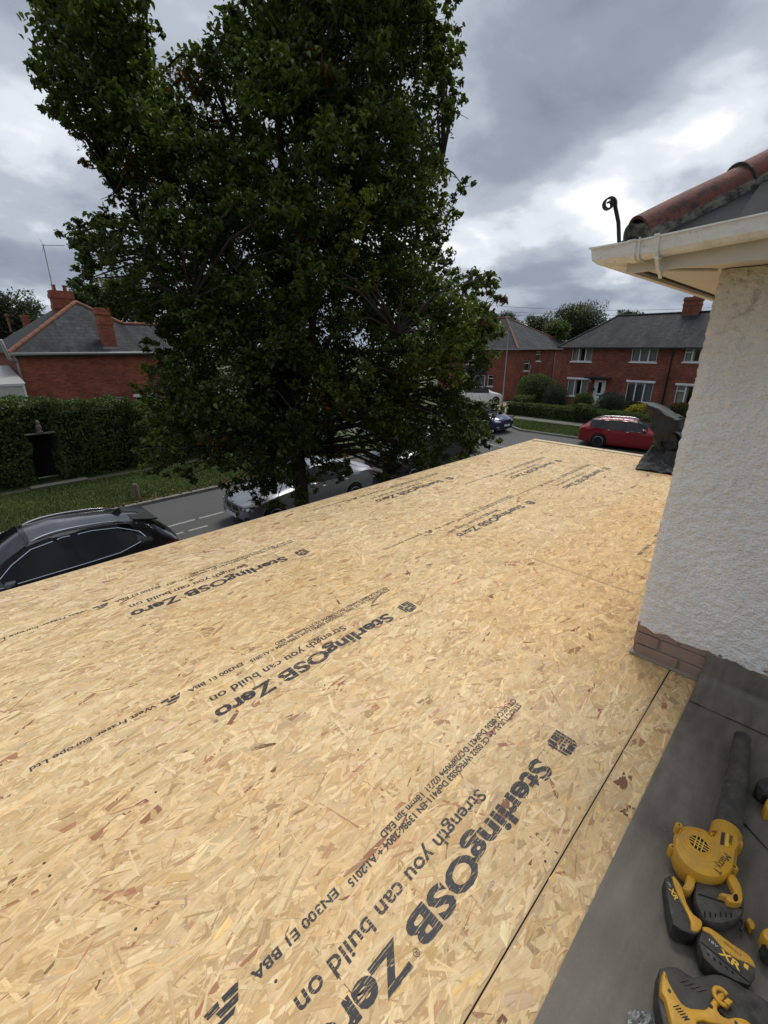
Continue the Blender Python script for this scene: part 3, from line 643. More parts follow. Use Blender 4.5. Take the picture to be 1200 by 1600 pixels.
# roof slopes, slates and hip
RZ = 5.025; tp = .67
MB().add([hl((EX - .03, EY + .03, RZ - .02)), hl((EX - .03, EY - 7, RZ - .02)), hl((EX + 3.5, EY - 7, RZ + 3.5 * tp)), hl((EX + 3.5, EY - 3.5, RZ + 3.5 * tp)), hl((EX + 8, EY + .03, RZ - .02)), hl((EX + 8, EY - 3.5, RZ + 3.5 * tp))], [(0, 1, 2, 3), (0, 3, 5, 4)]).build('roof', MAT['near_slate'], house)
def slate_pc(x, y, w, along, cut):
    # one slate on the front slope (rises +X) or side slope (rises -Y)
    t = .007; L = .40; c = math.cos(math.atan(tp)); q = MB(); pts = []
    for (u, s) in ((0, 0), (w - .004, 0), (w - .004, L), (0, L)):
        for dz in (0, t):
            rise = s * c; lift = .016 * (1 - s / L)
            if along == 'y': pts.append(hl((x + rise - dz * c, y - u, RZ + (x - EX) * tp + rise * tp + dz * c + lift)))
            else: pts.append(hl((x + u, y - rise + dz * c, RZ + (EY - y) * tp + rise * tp + dz * c + lift)))
    q.add(pts, [(0, 2, 4, 6), (1, 7, 5, 3), (0, 1, 3, 2), (2, 3, 5, 4), (4, 5, 7, 6), (6, 7, 1, 0)]); return q
for r_ in range(5):
    x = EX - .035 + r_ * .13; y = EY - .36 - r_ * .13 - (r_ % 2) * .1
    for k in range(7):
        slate_pc(x, y - k * .25, .25, 'y', 0).build('slate', MAT['near_slate'], house)
    y = EY + .035 - r_ * .13; x = EX + .36 + r_ * .13 + (r_ % 2) * .1
    for k in range(7): slate_pc(x + k * .25, y, .25, 'x', 0).build('slate', MAT['near_slate'], house)
h0 = Vector((EX - .005, EY - .005, RZ + .005)); hd = Vector((1, -1, tp)).normalized(); hs = Vector((1, 1, 0)).normalized(); hn = hs.cross(hd); hn = hn if hn.z > 0 else -hn
def arc(c, rad, th0=-100, th1=100, n=14): return [c + hs * (math.sin(R_(a)) * rad) + hn * (math.cos(R_(a)) * rad * .86) for a in np.linspace(th0, th1, n)]
for k in range(4):
    s0, s1 = k * .40 + .02, k * .40 + .425; c0, c1 = h0 + hd * s0 + hn * (-.015), h0 + hd * s1 + hn * (-.021); ra, rb = .086, .083
    rings = [arc(c0, ra) + arc(c0, ra - .014)[::-1], arc(c0 + hd * .2, ra - .002) + arc(c0 + hd * .2, ra - .016)[::-1], arc(c1, rb) + arc(c1, rb - .014)[::-1]]
    MB().loft([[hl(p) for p in r2] for r2 in rings]).build('hip_tile', MAT['hip_clay'], house, auto=40)
    if k: MB().loft([[hl(p - hd * .003) for p in arc(c0, rr, -98, 98, 16)] for rr in (ra - .003, .045, .004)], caps=False, closed=False).build('mortar_joint', MAT['old_mortar'], house)
    if k: MB().tube([hl(p + hn * .002) for p in arc(c0, ra, -95, 95, 16)], .0042, 6).build('mortar_joint', MAT['old_mortar'], house, smooth=True)
rings = []
for k in range(40):
    c = h0 + hd * (.0 + 1.6 * k / 39) - hn * .06; w = .092 + .012 * noise.noise(Vector((k * .5, 0, 0)))
    rings.append([hl(c + hs * (w * a) + hn * (b + .012 * noise.noise(Vector((k * .7, a * 5, b * 9))))) for a, b in ((-1.15, -.05), (-1.02, .035), (-.6, .075), (0, .09), (.6, .075), (1.02, .035), (1.15, -.05))])
MB().loft(rings).build('mortar_bed', MAT['old_mortar'], house, smooth=True)
q = MB(); c = h0 + hd * .0; q.loft([[hl(p) for p in arc(c - hn * .03 - hd * .004, rr, -100, 100, 12)] for rr in (.083, .045, .004)], caps=False, closed=False); q.build('mortar_end', MAT['old_mortar'], house)
# hip iron with a scroll
c = h0 + Vector((-.035, .035, -.02)); side_v = Vector((-1, 1, 0)).normalized(); path = [c + Vector((0, 0, -.02)), c + side_v * .018 + Vector((0, 0, .06)), c + side_v * .040 + Vector((0, 0, .112))]
cen = c + side_v * .068 + Vector((0, 0, .122))
for k in range(26):
    a = R_(-12 + 20 * k) ; rr = .027 * (1 - k / 36); path.append(cen + side_v * (-rr * math.cos(a)) + Vector((0, 0, rr * math.sin(a))))
wv = Vector((1, 1, 0)).normalized(); rings = []
for i, p in enumerate(path):
    t = (path[min(i + 1, len(path) - 1)] - path[max(i - 1, 0)]).normalized(); n_ = t.cross(wv).normalized()
    rings.append([hl(p + wv * .011 + n_ * .003), hl(p - wv * .011 + n_ * .003), hl(p - wv * .011 - n_ * .003), hl(p + wv * .011 - n_ * .003)])
MB().loft(rings).build('hip_iron', MAT['iron'], house)
# single-storey walls that carry the boarded roof
MB().box((-1.55 - HX, -2.4 - HY, 0), (HX - .006 - HX, 3.80 - HY, 2.80)).box((.0, .006, 0), (7.6 - HX, 3.80 - HY, 2.80)).build('extension_wall', MAT['brick_x2'], house)

# ---------------------------------------------------------------- rubber bundle standing at the roof end
bnd = thing('rubber_bundle', 'crumpled black rubber sheet bundle standing at the far end of the roof by the wall', 'rubber sheet', (7.15, 1.45, DZ))
def fold(p, f=1.0): return .05 * noise.noise(Vector(p) * 3.2 * f) + .022 * noise.noise(Vector(p) * 8 * f)
def crease(x, y, z):   # sharp folds of a stiff rubber sheet
    v = Vector((x, y, z)); return .040 * (1 - 2.4 * abs(noise.noise(v * 3.4))) + .022 * (1 - 2 * abs(noise.noise(v * 8.0 + Vector((3, 1, 0)))))
rings = []; nR = 64
for k in range(30):
    t = k / 29; z = .10 + .72 * t; ring = []
    cx = .34 - .05 * t; cy = .08 + .26 * t - .03 * math.sin(t * 3.1); ha = .20 + .03 * math.sin(t * 5); hb = .10 + .085 * t ** .7 ; ex = 2.0 / 4.0
    if t > .94: hb *= .8; ha *= .92
    for j in range(nR):
        a = 2 * math.pi * j / nR; ca, sa = math.cos(a), math.sin(a)
        x = cx + ha * math.copysign(abs(ca) ** ex, ca); y = cy + hb * math.copysign(abs(sa) ** ex, sa); nr = crease(x * 1.2, y * 2.4, z * 1.3)
        top = (.05 * (y - cy) / hb - .06 * max(0, (cy - y) / hb)) if t > .8 else 0
        ring.append((x + ca * nr, y + sa * nr, z + top * (t - .8) * 5))
    rings.append(ring)
MB().loft(rings).build('upright_roll', MAT['rubber_roll'], bnd, smooth=True)
n1, n2 = 70, 56; vs = []; fs = []
for i in range(n1):
    for j in range(n2):
        u, v = i / (n1 - 1), j / (n2 - 1)
        x = -.22 + .95 * u - .10 * v; y = -.80 + (1.16 + .16 * u) * v
        d = max(0, 1 - math.hypot((x - .40) / .62, (y - .02) / .55)); z = .014 + .34 * d ** .9 + 1.3 * max(0, crease(x * 1.3, y * 1.3, 0) + .016) * (1 + d)
        e = min(u, 1 - u, v, 1 - v); z *= min(1, .30 + e * 8); vs.append((x, y, max(.006, z)))
for i in range(n1 - 1):
    for j in range(n2 - 1): a = i * n2 + j; fs.append((a, a + n2, a + n2 + 1, a + 1))
o = MB().add(vs, fs).build('loose_flap', MAT['rubber_roll'], bnd, smooth=True); o.modifiers.new('thick', 'SOLIDIFY').thickness = -.004
rings = []
for k in range(26):     # a band of sheet curling out of the bundle
    a = R_(-60 + 260 * k / 25); yy, zz_ = .07 + .13 * math.cos(a), .40 + .13 * math.sin(a)
    rings.append([(.02 + .05 * math.sin(a * 1.5), yy, zz_), (.30, yy * 1.05, zz_ + .02), (.30, yy * 1.05 - .006 * math.cos(a), zz_ + .02 - .006 * math.sin(a)), (.02 + .05 * math.sin(a * 1.5), yy - .006 * math.cos(a), zz_ - .006 * math.sin(a))])
MB().loft(rings).build('folded_loop', MAT['rubber_roll'], bnd, smooth=True, auto=40)

# ---------------------------------------------------------------- the tools
def dusty(name, col, rough, dust, amt):
    m = M(name); p = m.obj(); d = m.noise(p, 26, 8, .7); c = m.mix(m.noise(p, 9, 5), tuple(.8 * x for x in col), tuple(1.12 * x for x in col))
    c = m.mix(m.ramp(d, [(.42, 0.0), (.66, amt)]), c, dust); m.set(Base_Color=c, Roughness=m.ramp(d, [(.4, rough), (.65, .85)])); m.bump(m.noise(p, 220, 3), .12, .002); MAT[name] = m.m
dusty('tool_yellow', (0.66, 0.335, 0.014), 0.38, (0.34, 0.24, 0.12), .45)
dusty('tool_black', (0.022, 0.021, 0.020), .42, (0.12, 0.105, 0.085), .6)
dusty('tool_rubber', (0.045, 0.042, 0.038), .6, (0.15, 0.13, 0.105), .6)
simple('print_white', (0.55, 0.58, 0.58), 0.6); simple('print_yellow', (0.80, 0.48, 0.06), 0.5); simple('clear_film', (0.42, 0.42, 0.41), 0.25, var=0.5, vscale=40)
TZ = DZ + .012
def shrink(poly, d):
    """polygon moved inwards by d (metres)"""
    n = len(poly); ar = sum(poly[i - 1][0] * poly[i][1] - poly[i][0] * poly[i - 1][1] for i in range(n)); sg = 1 if ar > 0 else -1; out = []
    for i in range(n):
        a, b, c = Vector(poly[i - 1]), Vector(poly[i]), Vector(poly[(i + 1) % n]); d1 = (b - a).normalized(); d2 = (c - b).normalized()
        nn = Vector((-d1.y - d2.y, d1.x + d2.x)); nn = nn.normalized() if nn.length > 1e-6 else Vector((-d1.y, d1.x))
        k = max(.45, nn.dot(Vector((-d1.y, d1.x)))); out.append(tuple(b + nn * (d * sg / k)))
    return out
def plan(px, z, org): return [(at(x, y, z).x - org[0], at(x, y, z).y - org[1]) for x, y in px]
def spline(poly, n=3):
    out = []; m = len(poly)
    for i in range(m):
        p0, p1, p2, p3 = (Vector(poly[(i + k) % m]) for k in (-1, 0, 1, 2))
        for k in range(n):
            t = k / n; out.append(tuple(.5 * ((2 * p1) + (p2 - p0) * t + (2 * p0 - 5 * p1 + 4 * p2 - p3) * t * t + (3 * p1 - p0 - 3 * p2 + p3) * t ** 3)))
    return out
def shell(name, px, z0, z1, mat, par, org, bev=.006, smooth=2, waist=0.0):
    """moulded shell: traced outline given its real height, with rounded top edge"""
    zt = TZ + z1; poly = plan(px, zt, org)
    if smooth > 1: poly = spline(poly, smooth)
    q = MB(); R = []
    for d, z in ((bev * .7 + waist, z0), (waist * .3, z0 + (z1 - z0) * .25), (0, z0 + (z1 - z0) * .5), (0, z1 - bev), (bev * .3, z1 - bev * .3), (bev, z1)):
        R.append([(x, y, TZ - DZ + z) for x, y in (shrink(poly, d) if d else poly)])
    q.loft(R, caps=False); n = len(poly); o_ = len(q.v) - n
    from mathutils.geometry import tessellate_polygon
    for t in tessellate_polygon([[Vector((p[0], p[1], 0)) for p in R[-1]]]): q.f.append(tuple(o_ + i for i in t)); q.mi.append(0)
    return q.build(name, MAT[mat], par, smooth=True, auto=35)
def tool(name, label, cat, px): p = at(px[0], px[1], TZ); o = thing(name, label, cat, (p.x, p.y, DZ)); return o, (p.x, p.y)
def lettering(body, px, heading, length, size, z, mat, par, org, bold=0.0, name='lettering'):
    v, f = text_shape(body, length, size, bold); p = at(px[0], px[1], TZ + z); c, s = math.cos(heading), math.sin(heading)
    MB().add([(p.x - org[0] + a * c - b * s, p.y - org[1] + a * s + b * c, TZ - DZ + z + .0012) for a, b in v], f).build(name, MAT[mat], par, fixn=False)
def head(p0, p1, z=.06): a, b = at(*p0, TZ + z), at(*p1, TZ + z); return math.atan2(b.y - a.y, b.x - a.x)

bl, og = tool('leaf_blower', 'yellow and black cordless blower with long black tube lying on rubber sheet', 'blower', (1100, 1330))
vol = [(1064, 1296), (1073, 1292.5), (1090, 1294.5), (1103, 1299), (1113, 1305), (1119, 1301), (1123, 1293), (1130, 1290), (1140, 1291), (1150, 1298), (1155, 1309), (1155.5, 1321), (1151, 1327), (1148.5, 1347), (1143.5, 1360), (1131, 1369), (1111, 1370), (1091.5, 1364), (1075, 1353), (1062, 1338), (1055, 1322), (1056, 1306)]
shell('fan_housing', vol, .012, .098, 'tool_yellow', bl, og, .012, 3)
rim = shell('housing_flange', [(1100 + (x - 1100) * 1.05, 1330 + (y - 1330) * 1.05) for x, y in vol], .030, .046, 'tool_yellow', bl, og, .003, 3)
for e in ((1061, 1290), (1051, 1324), (1074, 1357), (1115, 1306), (1155, 1316), (1147, 1355)):
    p = at(e[0], e[1], TZ + .07); q = MB(); cc = (p.x - og[0], p.y - og[1], 0)
    ear = q.lathe([(.0115, .035), (.0115, .070), (.0095, .074), (.004, .074), (.0035, .060)], (cc[0], cc[1], TZ - DZ), n=14).build('screw_ear', MAT['tool_yellow'], bl, auto=40)
    MB().lathe([(.0001, .066), (.0036, .066), (.0036, .06)], (cc[0], cc[1], TZ - DZ), n=10).build('screw', MAT['iron'], ear)
p = at(1092, 1319, TZ + .098); gc = (p.x - og[0], p.y - og[1], TZ - DZ); gr = MB().lathe([(.0001, .0988), (.027, .0988), (.027, .094)], gc, n=28).build('air_intake', MAT['dark_void'], bl)
MB().lathe([(.027, .096), (.027, .1012), (.031, .1012), (.034, .0965)], gc, n=28, caps=False).build('intake_rim', MAT['tool_yellow'], gr, smooth=True)
for k in (-.010, .0, .010):
    hw = math.sqrt(.027 ** 2 - k * k)
    for d in (0, 1):
        a = [(gc[0] + k, gc[1] - hw, .0995 + gc[2]), (gc[0] + k, gc[1] + hw, .0995 + gc[2])] if d else [(gc[0] - hw, gc[1] + k, .0993 + gc[2]), (gc[0] + hw, gc[1] + k, .0993 + gc[2])]
        MB().tube(a, .0017, 6).build('grille_bar', MAT['print_yellow'], gr)
# raised rings of the scroll
for rr in (.042, .055): MB().tube([(gc[0] + rr * math.cos(t), gc[1] + rr * math.sin(t), gc[2] + .0975) for t in np.linspace(0, 2 * math.pi, 40)[:-1]], .0016, 5, closed=True).build('housing_rib', MAT['tool_yellow'], bl)
a = at(1134, 1305, TZ + .05); b = at(1152, 1215, TZ + .05); c_ = at(1160, 1152, TZ + .05)
L_ = lambda p: (p.x - og[0], p.y - og[1], p.z - DZ)
tb = MB(); pts = [a, a.lerp(b, .35), a.lerp(b, .37), b, b.lerp(c_, .05), c_, c_ + (c_ - b) * .02]
tb.tube([L_(p) for p in pts], [.041, .040, .0375, .035, .034, .030, .026], 22); tb.build('blower_tube', MAT['tool_rubber'], bl, smooth=True, auto=40)
MB().tube([L_(a.lerp(b, t)) for t in (-.12, .06, .08)], [.045, .044, .040], 22).build('tube_collar', MAT['tool_yellow'], bl, smooth=True, auto=40)
shell('motor_body', [(1092, 1362), (1120, 1372), (1142, 1364), (1156, 1380), (1164, 1408), (1158, 1432), (1130, 1442), (1104, 1438), (1092, 1420), (1086, 1395)], .004, .060, 'tool_rubber', bl, og, .010, 3)
for k in range(6):
    a = 1100 + k * 8.2; shell('cooling_slot', [(a, 1424 + (k % 3) * 1.2), (a + 2.2, 1424 + (k % 3) * 1.2), (a + 3.0, 1433), (a + 1.0, 1433)], .03, .0607, 'dark_void', bl, og, .0003, 1)
shell('seam_line', [(1090, 1398), (1092, 1396), (1160, 1418), (1160, 1420)], .03, .0605, 'dark_void', bl, og, .0003, 1)
shell('front_grip', [(1076, 1356), (1088, 1362), (1086, 1384), (1078, 1392), (1066, 1386), (1072, 1378)], .02, .07, 'tool_yellow', bl, og, .008, 2)
shell('trigger_guard', [(1136, 1366), (1147, 1366), (1158, 1384), (1161, 1405), (1156, 1411), (1139, 1409), (1134, 1401), (1124, 1398), (1128, 1394), (1142, 1397), (1147, 1392), (1140, 1378)], .03, .082, 'tool_yellow', bl, og, .004, 2)
shell('trigger', [(1146, 1398), (1152, 1396), (1154, 1405), (1148, 1407)], .03, .086, 'dark_void', bl, og, .003, 2)
lp = [(1127.5, 1299.5), (1133, 1301), (1131, 1320.5), (1125, 1319)]
shell('rating_label', lp, .095, .0992, 'tool_black', bl, og, .0005, 1)
lp = [(1135, 1302), (1141, 1304), (1138.5, 1323), (1132.5, 1321)]
shell('rating_label', lp, .095, .0990, 'print_yellow', bl, og, .0005, 1)
h_ = head((1134.8, 1303), (1132.5, 1321), .1); lettering('DEWALT', (1140.0, 1304.5), h_, .036, .0115, .1, 'pen', bl, og, .0004)
h_ = head((1127, 1328), (1098, 1355), .1); lettering('Matty.T', (1131, 1332), h_ + .12, .088, .030, .0995, 'pen', bl, og, -.0002, 'handwriting')
ba = shell('battery', [(1039, 1371), (1047, 1367), (1062, 1392), (1082, 1424), (1092, 1443), (1094, 1456), (1086, 1460), (1066, 1454), (1052, 1444), (1045, 1415)], .0, .062, 'tool_black', bl, og, .004, 1)
shell('battery_rail', [(1050, 1369), (1056, 1371), (1066, 1386), (1074, 1412), (1084, 1428), (1095, 1436), (1098, 1445), (1091, 1455), (1080, 1452), (1079, 1438), (1068, 1414), (1058, 1394)], .02, .068, 'tool_yellow', ba, og, .005, 2)
h_ = head((1046, 1383), (1062, 1412), .066); lettering('XR', (1044.5, 1388), h_, .032, .019, .0625, 'print_yellow', ba, og, .0006); lettering('18V', (1042.5, 1379), h_, .014, .008, .0625, 'print_white', ba, og)

bt, og = tool('battery_pack', 'black battery pack with yellow stripe lying below the blower', 'battery', (1140, 1500))
shell('battery_case', [(1091, 1470), (1095, 1456), (1104, 1449), (1122, 1458), (1152, 1480), (1172, 1497), (1181, 1512), (1180, 1527), (1172, 1540), (1150, 1532), (1122, 1518), (1100, 1497)], .0, .060, 'tool_black', bt, og, .005, 1)
shell('yellow_stripe', [(1098, 1448), (1108, 1449), (1122, 1458), (1146, 1476), (1166, 1489), (1176, 1500), (1180, 1511), (1168, 1504), (1152, 1498), (1132, 1484), (1120, 1470), (1110, 1459), (1100, 1454)], .03, .0635, 'tool_yellow', bt, og, .002, 2)
h_ = head((1113, 1466), (1150, 1497), .064); lettering('XR', (1122, 1489), h_, .050, .026, .0605, 'print_yellow', bt, og, .0008); lettering('18V', (1107, 1470), h_, .022, .011, .0605, 'print_white', bt, og); lettering('DEWALT', (1131, 1473), h_, .040, .008, .0640, 'pen', bt, og)
shell('latch', [(1163, 1504), (1170, 1509), (1169, 1516), (1162, 1510)], .05, .0625, 'print_yellow', bt, og, .001, 1)

# vents, seams and release buttons of the battery
for k in range(5):
    a = 1104 + k * 9.5; shell('vent_slot', [(a, 1489 + k * 7.0), (a + 2.2, 1488 + k * 7.0), (a + 5.5, 1493 + k * 7.0), (a + 3.4, 1494.5 + k * 7.0)], .03, .0606, 'dark_void', bt, og, .0004, 1)
shell('seam_line', [(1093, 1471), (1096, 1471), (1170, 1533), (1170, 1536)], .02, .0604, 'dark_void', bt, og, .0003, 1)
dr, og = tool('power_saw', 'yellow and black power tool body at the bottom right edge of the roof sheet', 'power tool', (1110, 1575))
shell('motor_housing', [(1030, 1518), (1036, 1510), (1058, 1509), (1072, 1519), (1086, 1525), (1116, 1520), (1140, 1527), (1168, 1544), (1204, 1566), (1214, 1600), (1206, 1640), (1050, 1650), (1036, 1600), (1028, 1560)], .0, .075, 'tool_black', dr, og, .008, 2)
shell('housing_shell', [(1036, 1519), (1040, 1517), (1046, 1534), (1056, 1552), (1066, 1567), (1078, 1574), (1090, 1575), (1100, 1576), (1106, 1573), (1112, 1563), (1122, 1551), (1131, 1549), (1134, 1554), (1130, 1563), (1121, 1572), (1126, 1584), (1138, 1590), (1150, 1588), (1166, 1592), (1178, 1606), (1170, 1622), (1140, 1604), (1110, 1598), (1090, 1596), (1082, 1640), (1062, 1640), (1050, 1600), (1040, 1560), (1033, 1548)], .03, .096, 'tool_yellow', dr, og, .006, 2)
p = at(1128, 1556, TZ + .10); MB().tube([(p.x - og[0] + .016 * math.cos(t), p.y - og[1] + .016 * math.sin(t), TZ - DZ + .097) for t in np.linspace(-.6, 3.9, 18)], .005, 8).build('hook', MAT['tool_yellow'], dr, smooth=True)
shell('hook_tip', [(1130, 1563), (1137, 1558), (1146, 1564), (1139, 1571)], .05, .098, 'tool_yellow', dr, og, .003, 1)
for k in range(6):
    a = 1052 + k * 3.4; shell('vent_slot', [(a, 1572 + k * 4.2), (a + 9, 1570 + k * 4.2), (a + 9.5, 1571.6 + k * 4.2), (a + .5, 1573.8 + k * 4.2)], .06, .0968, 'dark_void', dr, og, .0003, 1)
for k in range(4):
    a = 1062 + k * 9; shell('grip_rib', [(a, 1532 + k * 5), (a + 14, 1529 + k * 5), (a + 14.5, 1531 + k * 5), (a + .5, 1534.5 + k * 5)], .04, .0775, 'tool_rubber', dr, og, .0008, 1)
for e in ((1046, 1548), (1072, 1590), (1150, 1598)):
    p = at(e[0], e[1], TZ + .097); MB().lathe([(.0001, .0980), (.0035, .0980), (.0035, .09)], (p.x - og[0], p.y - og[1], TZ - DZ), n=10).build('screw', MAT['iron'], dr)
shell('grip_insert', [(1086, 1598), (1112, 1600), (1140, 1606), (1160, 1618), (1150, 1650), (1084, 1650)], .05, .092, 'tool_rubber', dr, og, .006, 2)
for e in ((1111, 1572),):
    p = at(e[0], e[1], TZ + .097); MB().lathe([(.0001, .0985), (.004, .0985), (.004, .09)], (p.x - og[0], p.y - og[1], TZ - DZ), n=10).build('screw', MAT['iron'], dr)

d2, og = tool('cordless_drill', 'tool with yellow shell cut off by the right edge of the photo', 'power tool', (1215, 1462))
shell('drill_shell', [(1191, 1456), (1201, 1447), (1240, 1450), (1250, 1480), (1217, 1484), (1201, 1472)], .02, .085, 'tool_yellow', d2, og, .008, 2)
shell('drill_body', [(1193, 1470), (1210, 1490), (1250, 1500), (1270, 1450), (1230, 1440)], .0, .070, 'tool_black', d2, og, .012, 2)
d3, og = tool('impact_driver', 'dark tool with small yellow end beyond the blower tube at the right edge', 'power tool', (1210, 1240))
shell('driver_body', [(1183, 1222), (1192, 1213), (1225, 1208), (1250, 1215), (1250, 1238), (1205, 1238), (1190, 1232)], .0, .075, 'tool_black', d3, og, .012, 2)
shell('driver_nose', [(1197, 1250), (1204, 1246), (1226, 1248), (1226, 1266), (1203, 1266), (1196, 1260)], .0, .065, 'tool_yellow', d3, og, .008, 2)
shell('driver_neck', [(1200, 1234), (1216, 1232), (1218, 1250), (1203, 1250)], .0, .060, 'tool_rubber', d3, og, .006, 2)
cl, og = tool('tool_clip', 'small dark hook clip with worn yellow edge beside the blower motor', 'clip', (1172, 1442))
MB().tube([(at(x, y, TZ + .02).x - og[0], at(x, y, TZ + .02).y - og[1], TZ - DZ + .02) for x, y in ((1152, 1434), (1159, 1438), (1161, 1447), (1158, 1454))], .004, 7).build('wire_loop', MAT['tool_rubber'], cl, smooth=True)
shell('clip_body', [(1166, 1436), (1172, 1433), (1180, 1443), (1179, 1452), (1173, 1450), (1170, 1442)], .0, .03, 'tool_yellow', cl, og, .004, 2)
bg, og = tool('plastic_wrapper', 'scrap of clear plastic film at the bottom edge of the roof sheet', 'wrapper', (1003, 1595))
n1 = 14; vs = []; fs = []
for i in range(n1):
    for j in range(n1):
        p = at(980 + 44 * i / (n1 - 1), 1584 + 34 * j / (n1 - 1), TZ); vs.append((p.x - og[0], p.y - og[1], TZ - DZ + .006 + .03 * abs(noise.noise(Vector((i * .45, j * .5, 0)))) + .01 * noise.noise(Vector((i * 1.1, j, 3)))))
for i in range(n1 - 1):
    for j in range(n1 - 1): a = i * n1 + j; fs.append((a, a + 1, a + n1 + 1, a + n1))
MB().add(vs, fs).build('film', MAT['clear_film'], bg)
# ---------------------------------------------------------------- cars
def paint(name, col, metal=0.5, rough=0.32):
    m = M(name); f = m.noise(m.obj(), 900, 1); c = m.mix(m.ramp(f, [(0.45, 0.0), (0.6, 0.25)]), col, tuple(min(1, x * 1.6 + .01) for x in col))
    m.set(Base_Color=c, Metallic=metal, Roughness=rough); m.b.inputs['Coat Weight'].default_value = 1.0; m.b.inputs['Coat Roughness'].default_value = 0.05; MAT[name] = m.m
paint('paint_charcoal', (0.030, 0.031, 0.033), .5, .35); paint('paint_silver', (0.25, 0.262, 0.285), .75, .32); paint('paint_black', (0.010, 0.010, 0.012), .3, .3)
paint('paint_blue', (0.010, 0.020, 0.085), .5, .3); paint('paint_red', (0.27, 0.006, 0.012), .35, .3); paint('paint_white', (0.75, 0.75, 0.74), .0, .3)
simple('car_glass', (0.008, 0.009, 0.010), 0.04, spec=0.35); simple('tyre', (0.014, 0.014, 0.014), 0.85); simple('alloy', (0.42, 0.43, 0.45), 0.3, 0.9, var=.2)
simple('chrome', (0.75, 0.76, 0.78), 0.15, 1.0); simple('trim_black', (0.014, 0.014, 0.015), 0.55); simple('lamp_clear', (0.55, 0.57, 0.60), 0.08, 0.3, coat=1.0); simple('lamp_dark', (0.03, 0.032, 0.036), 0.08, coat=1.0)
simple('lamp_red', (0.22, 0.006, 0.006), 0.12, coat=1.0); simple('plate_white', (0.70, 0.70, 0.68), 0.5); simple('plate_yellow', (0.70, 0.52, 0.05), 0.5); simple('badge_blue', (0.03, 0.12, 0.35), 0.3)
simple('gloss_black', (0.007, 0.007, 0.008), 0.12, spec=0.35)
simple('wheel_well', (0.006, 0.006, 0.006), 0.95)

def split_arches(o, wheels):
    """one arch lining per wheel"""
    me = o.data
    for k, (wx, wz, r_) in enumerate(wheels):
        for s in (-1, 1):
            b2 = bmesh.new(); b2.from_mesh(me)
            bmesh.ops.delete(b2, geom=[f for f in b2.faces if f.calc_center_median().y * s < 0 or abs(f.calc_center_median().x - wx) > .8], context='FACES')
            m2 = bpy.data.meshes.new('wheel_arch'); b2.to_mesh(m2); b2.free()
            if len(m2.polygons): link('wheel_arch', m2, o.parent)
    bpy.data.objects.remove(o)

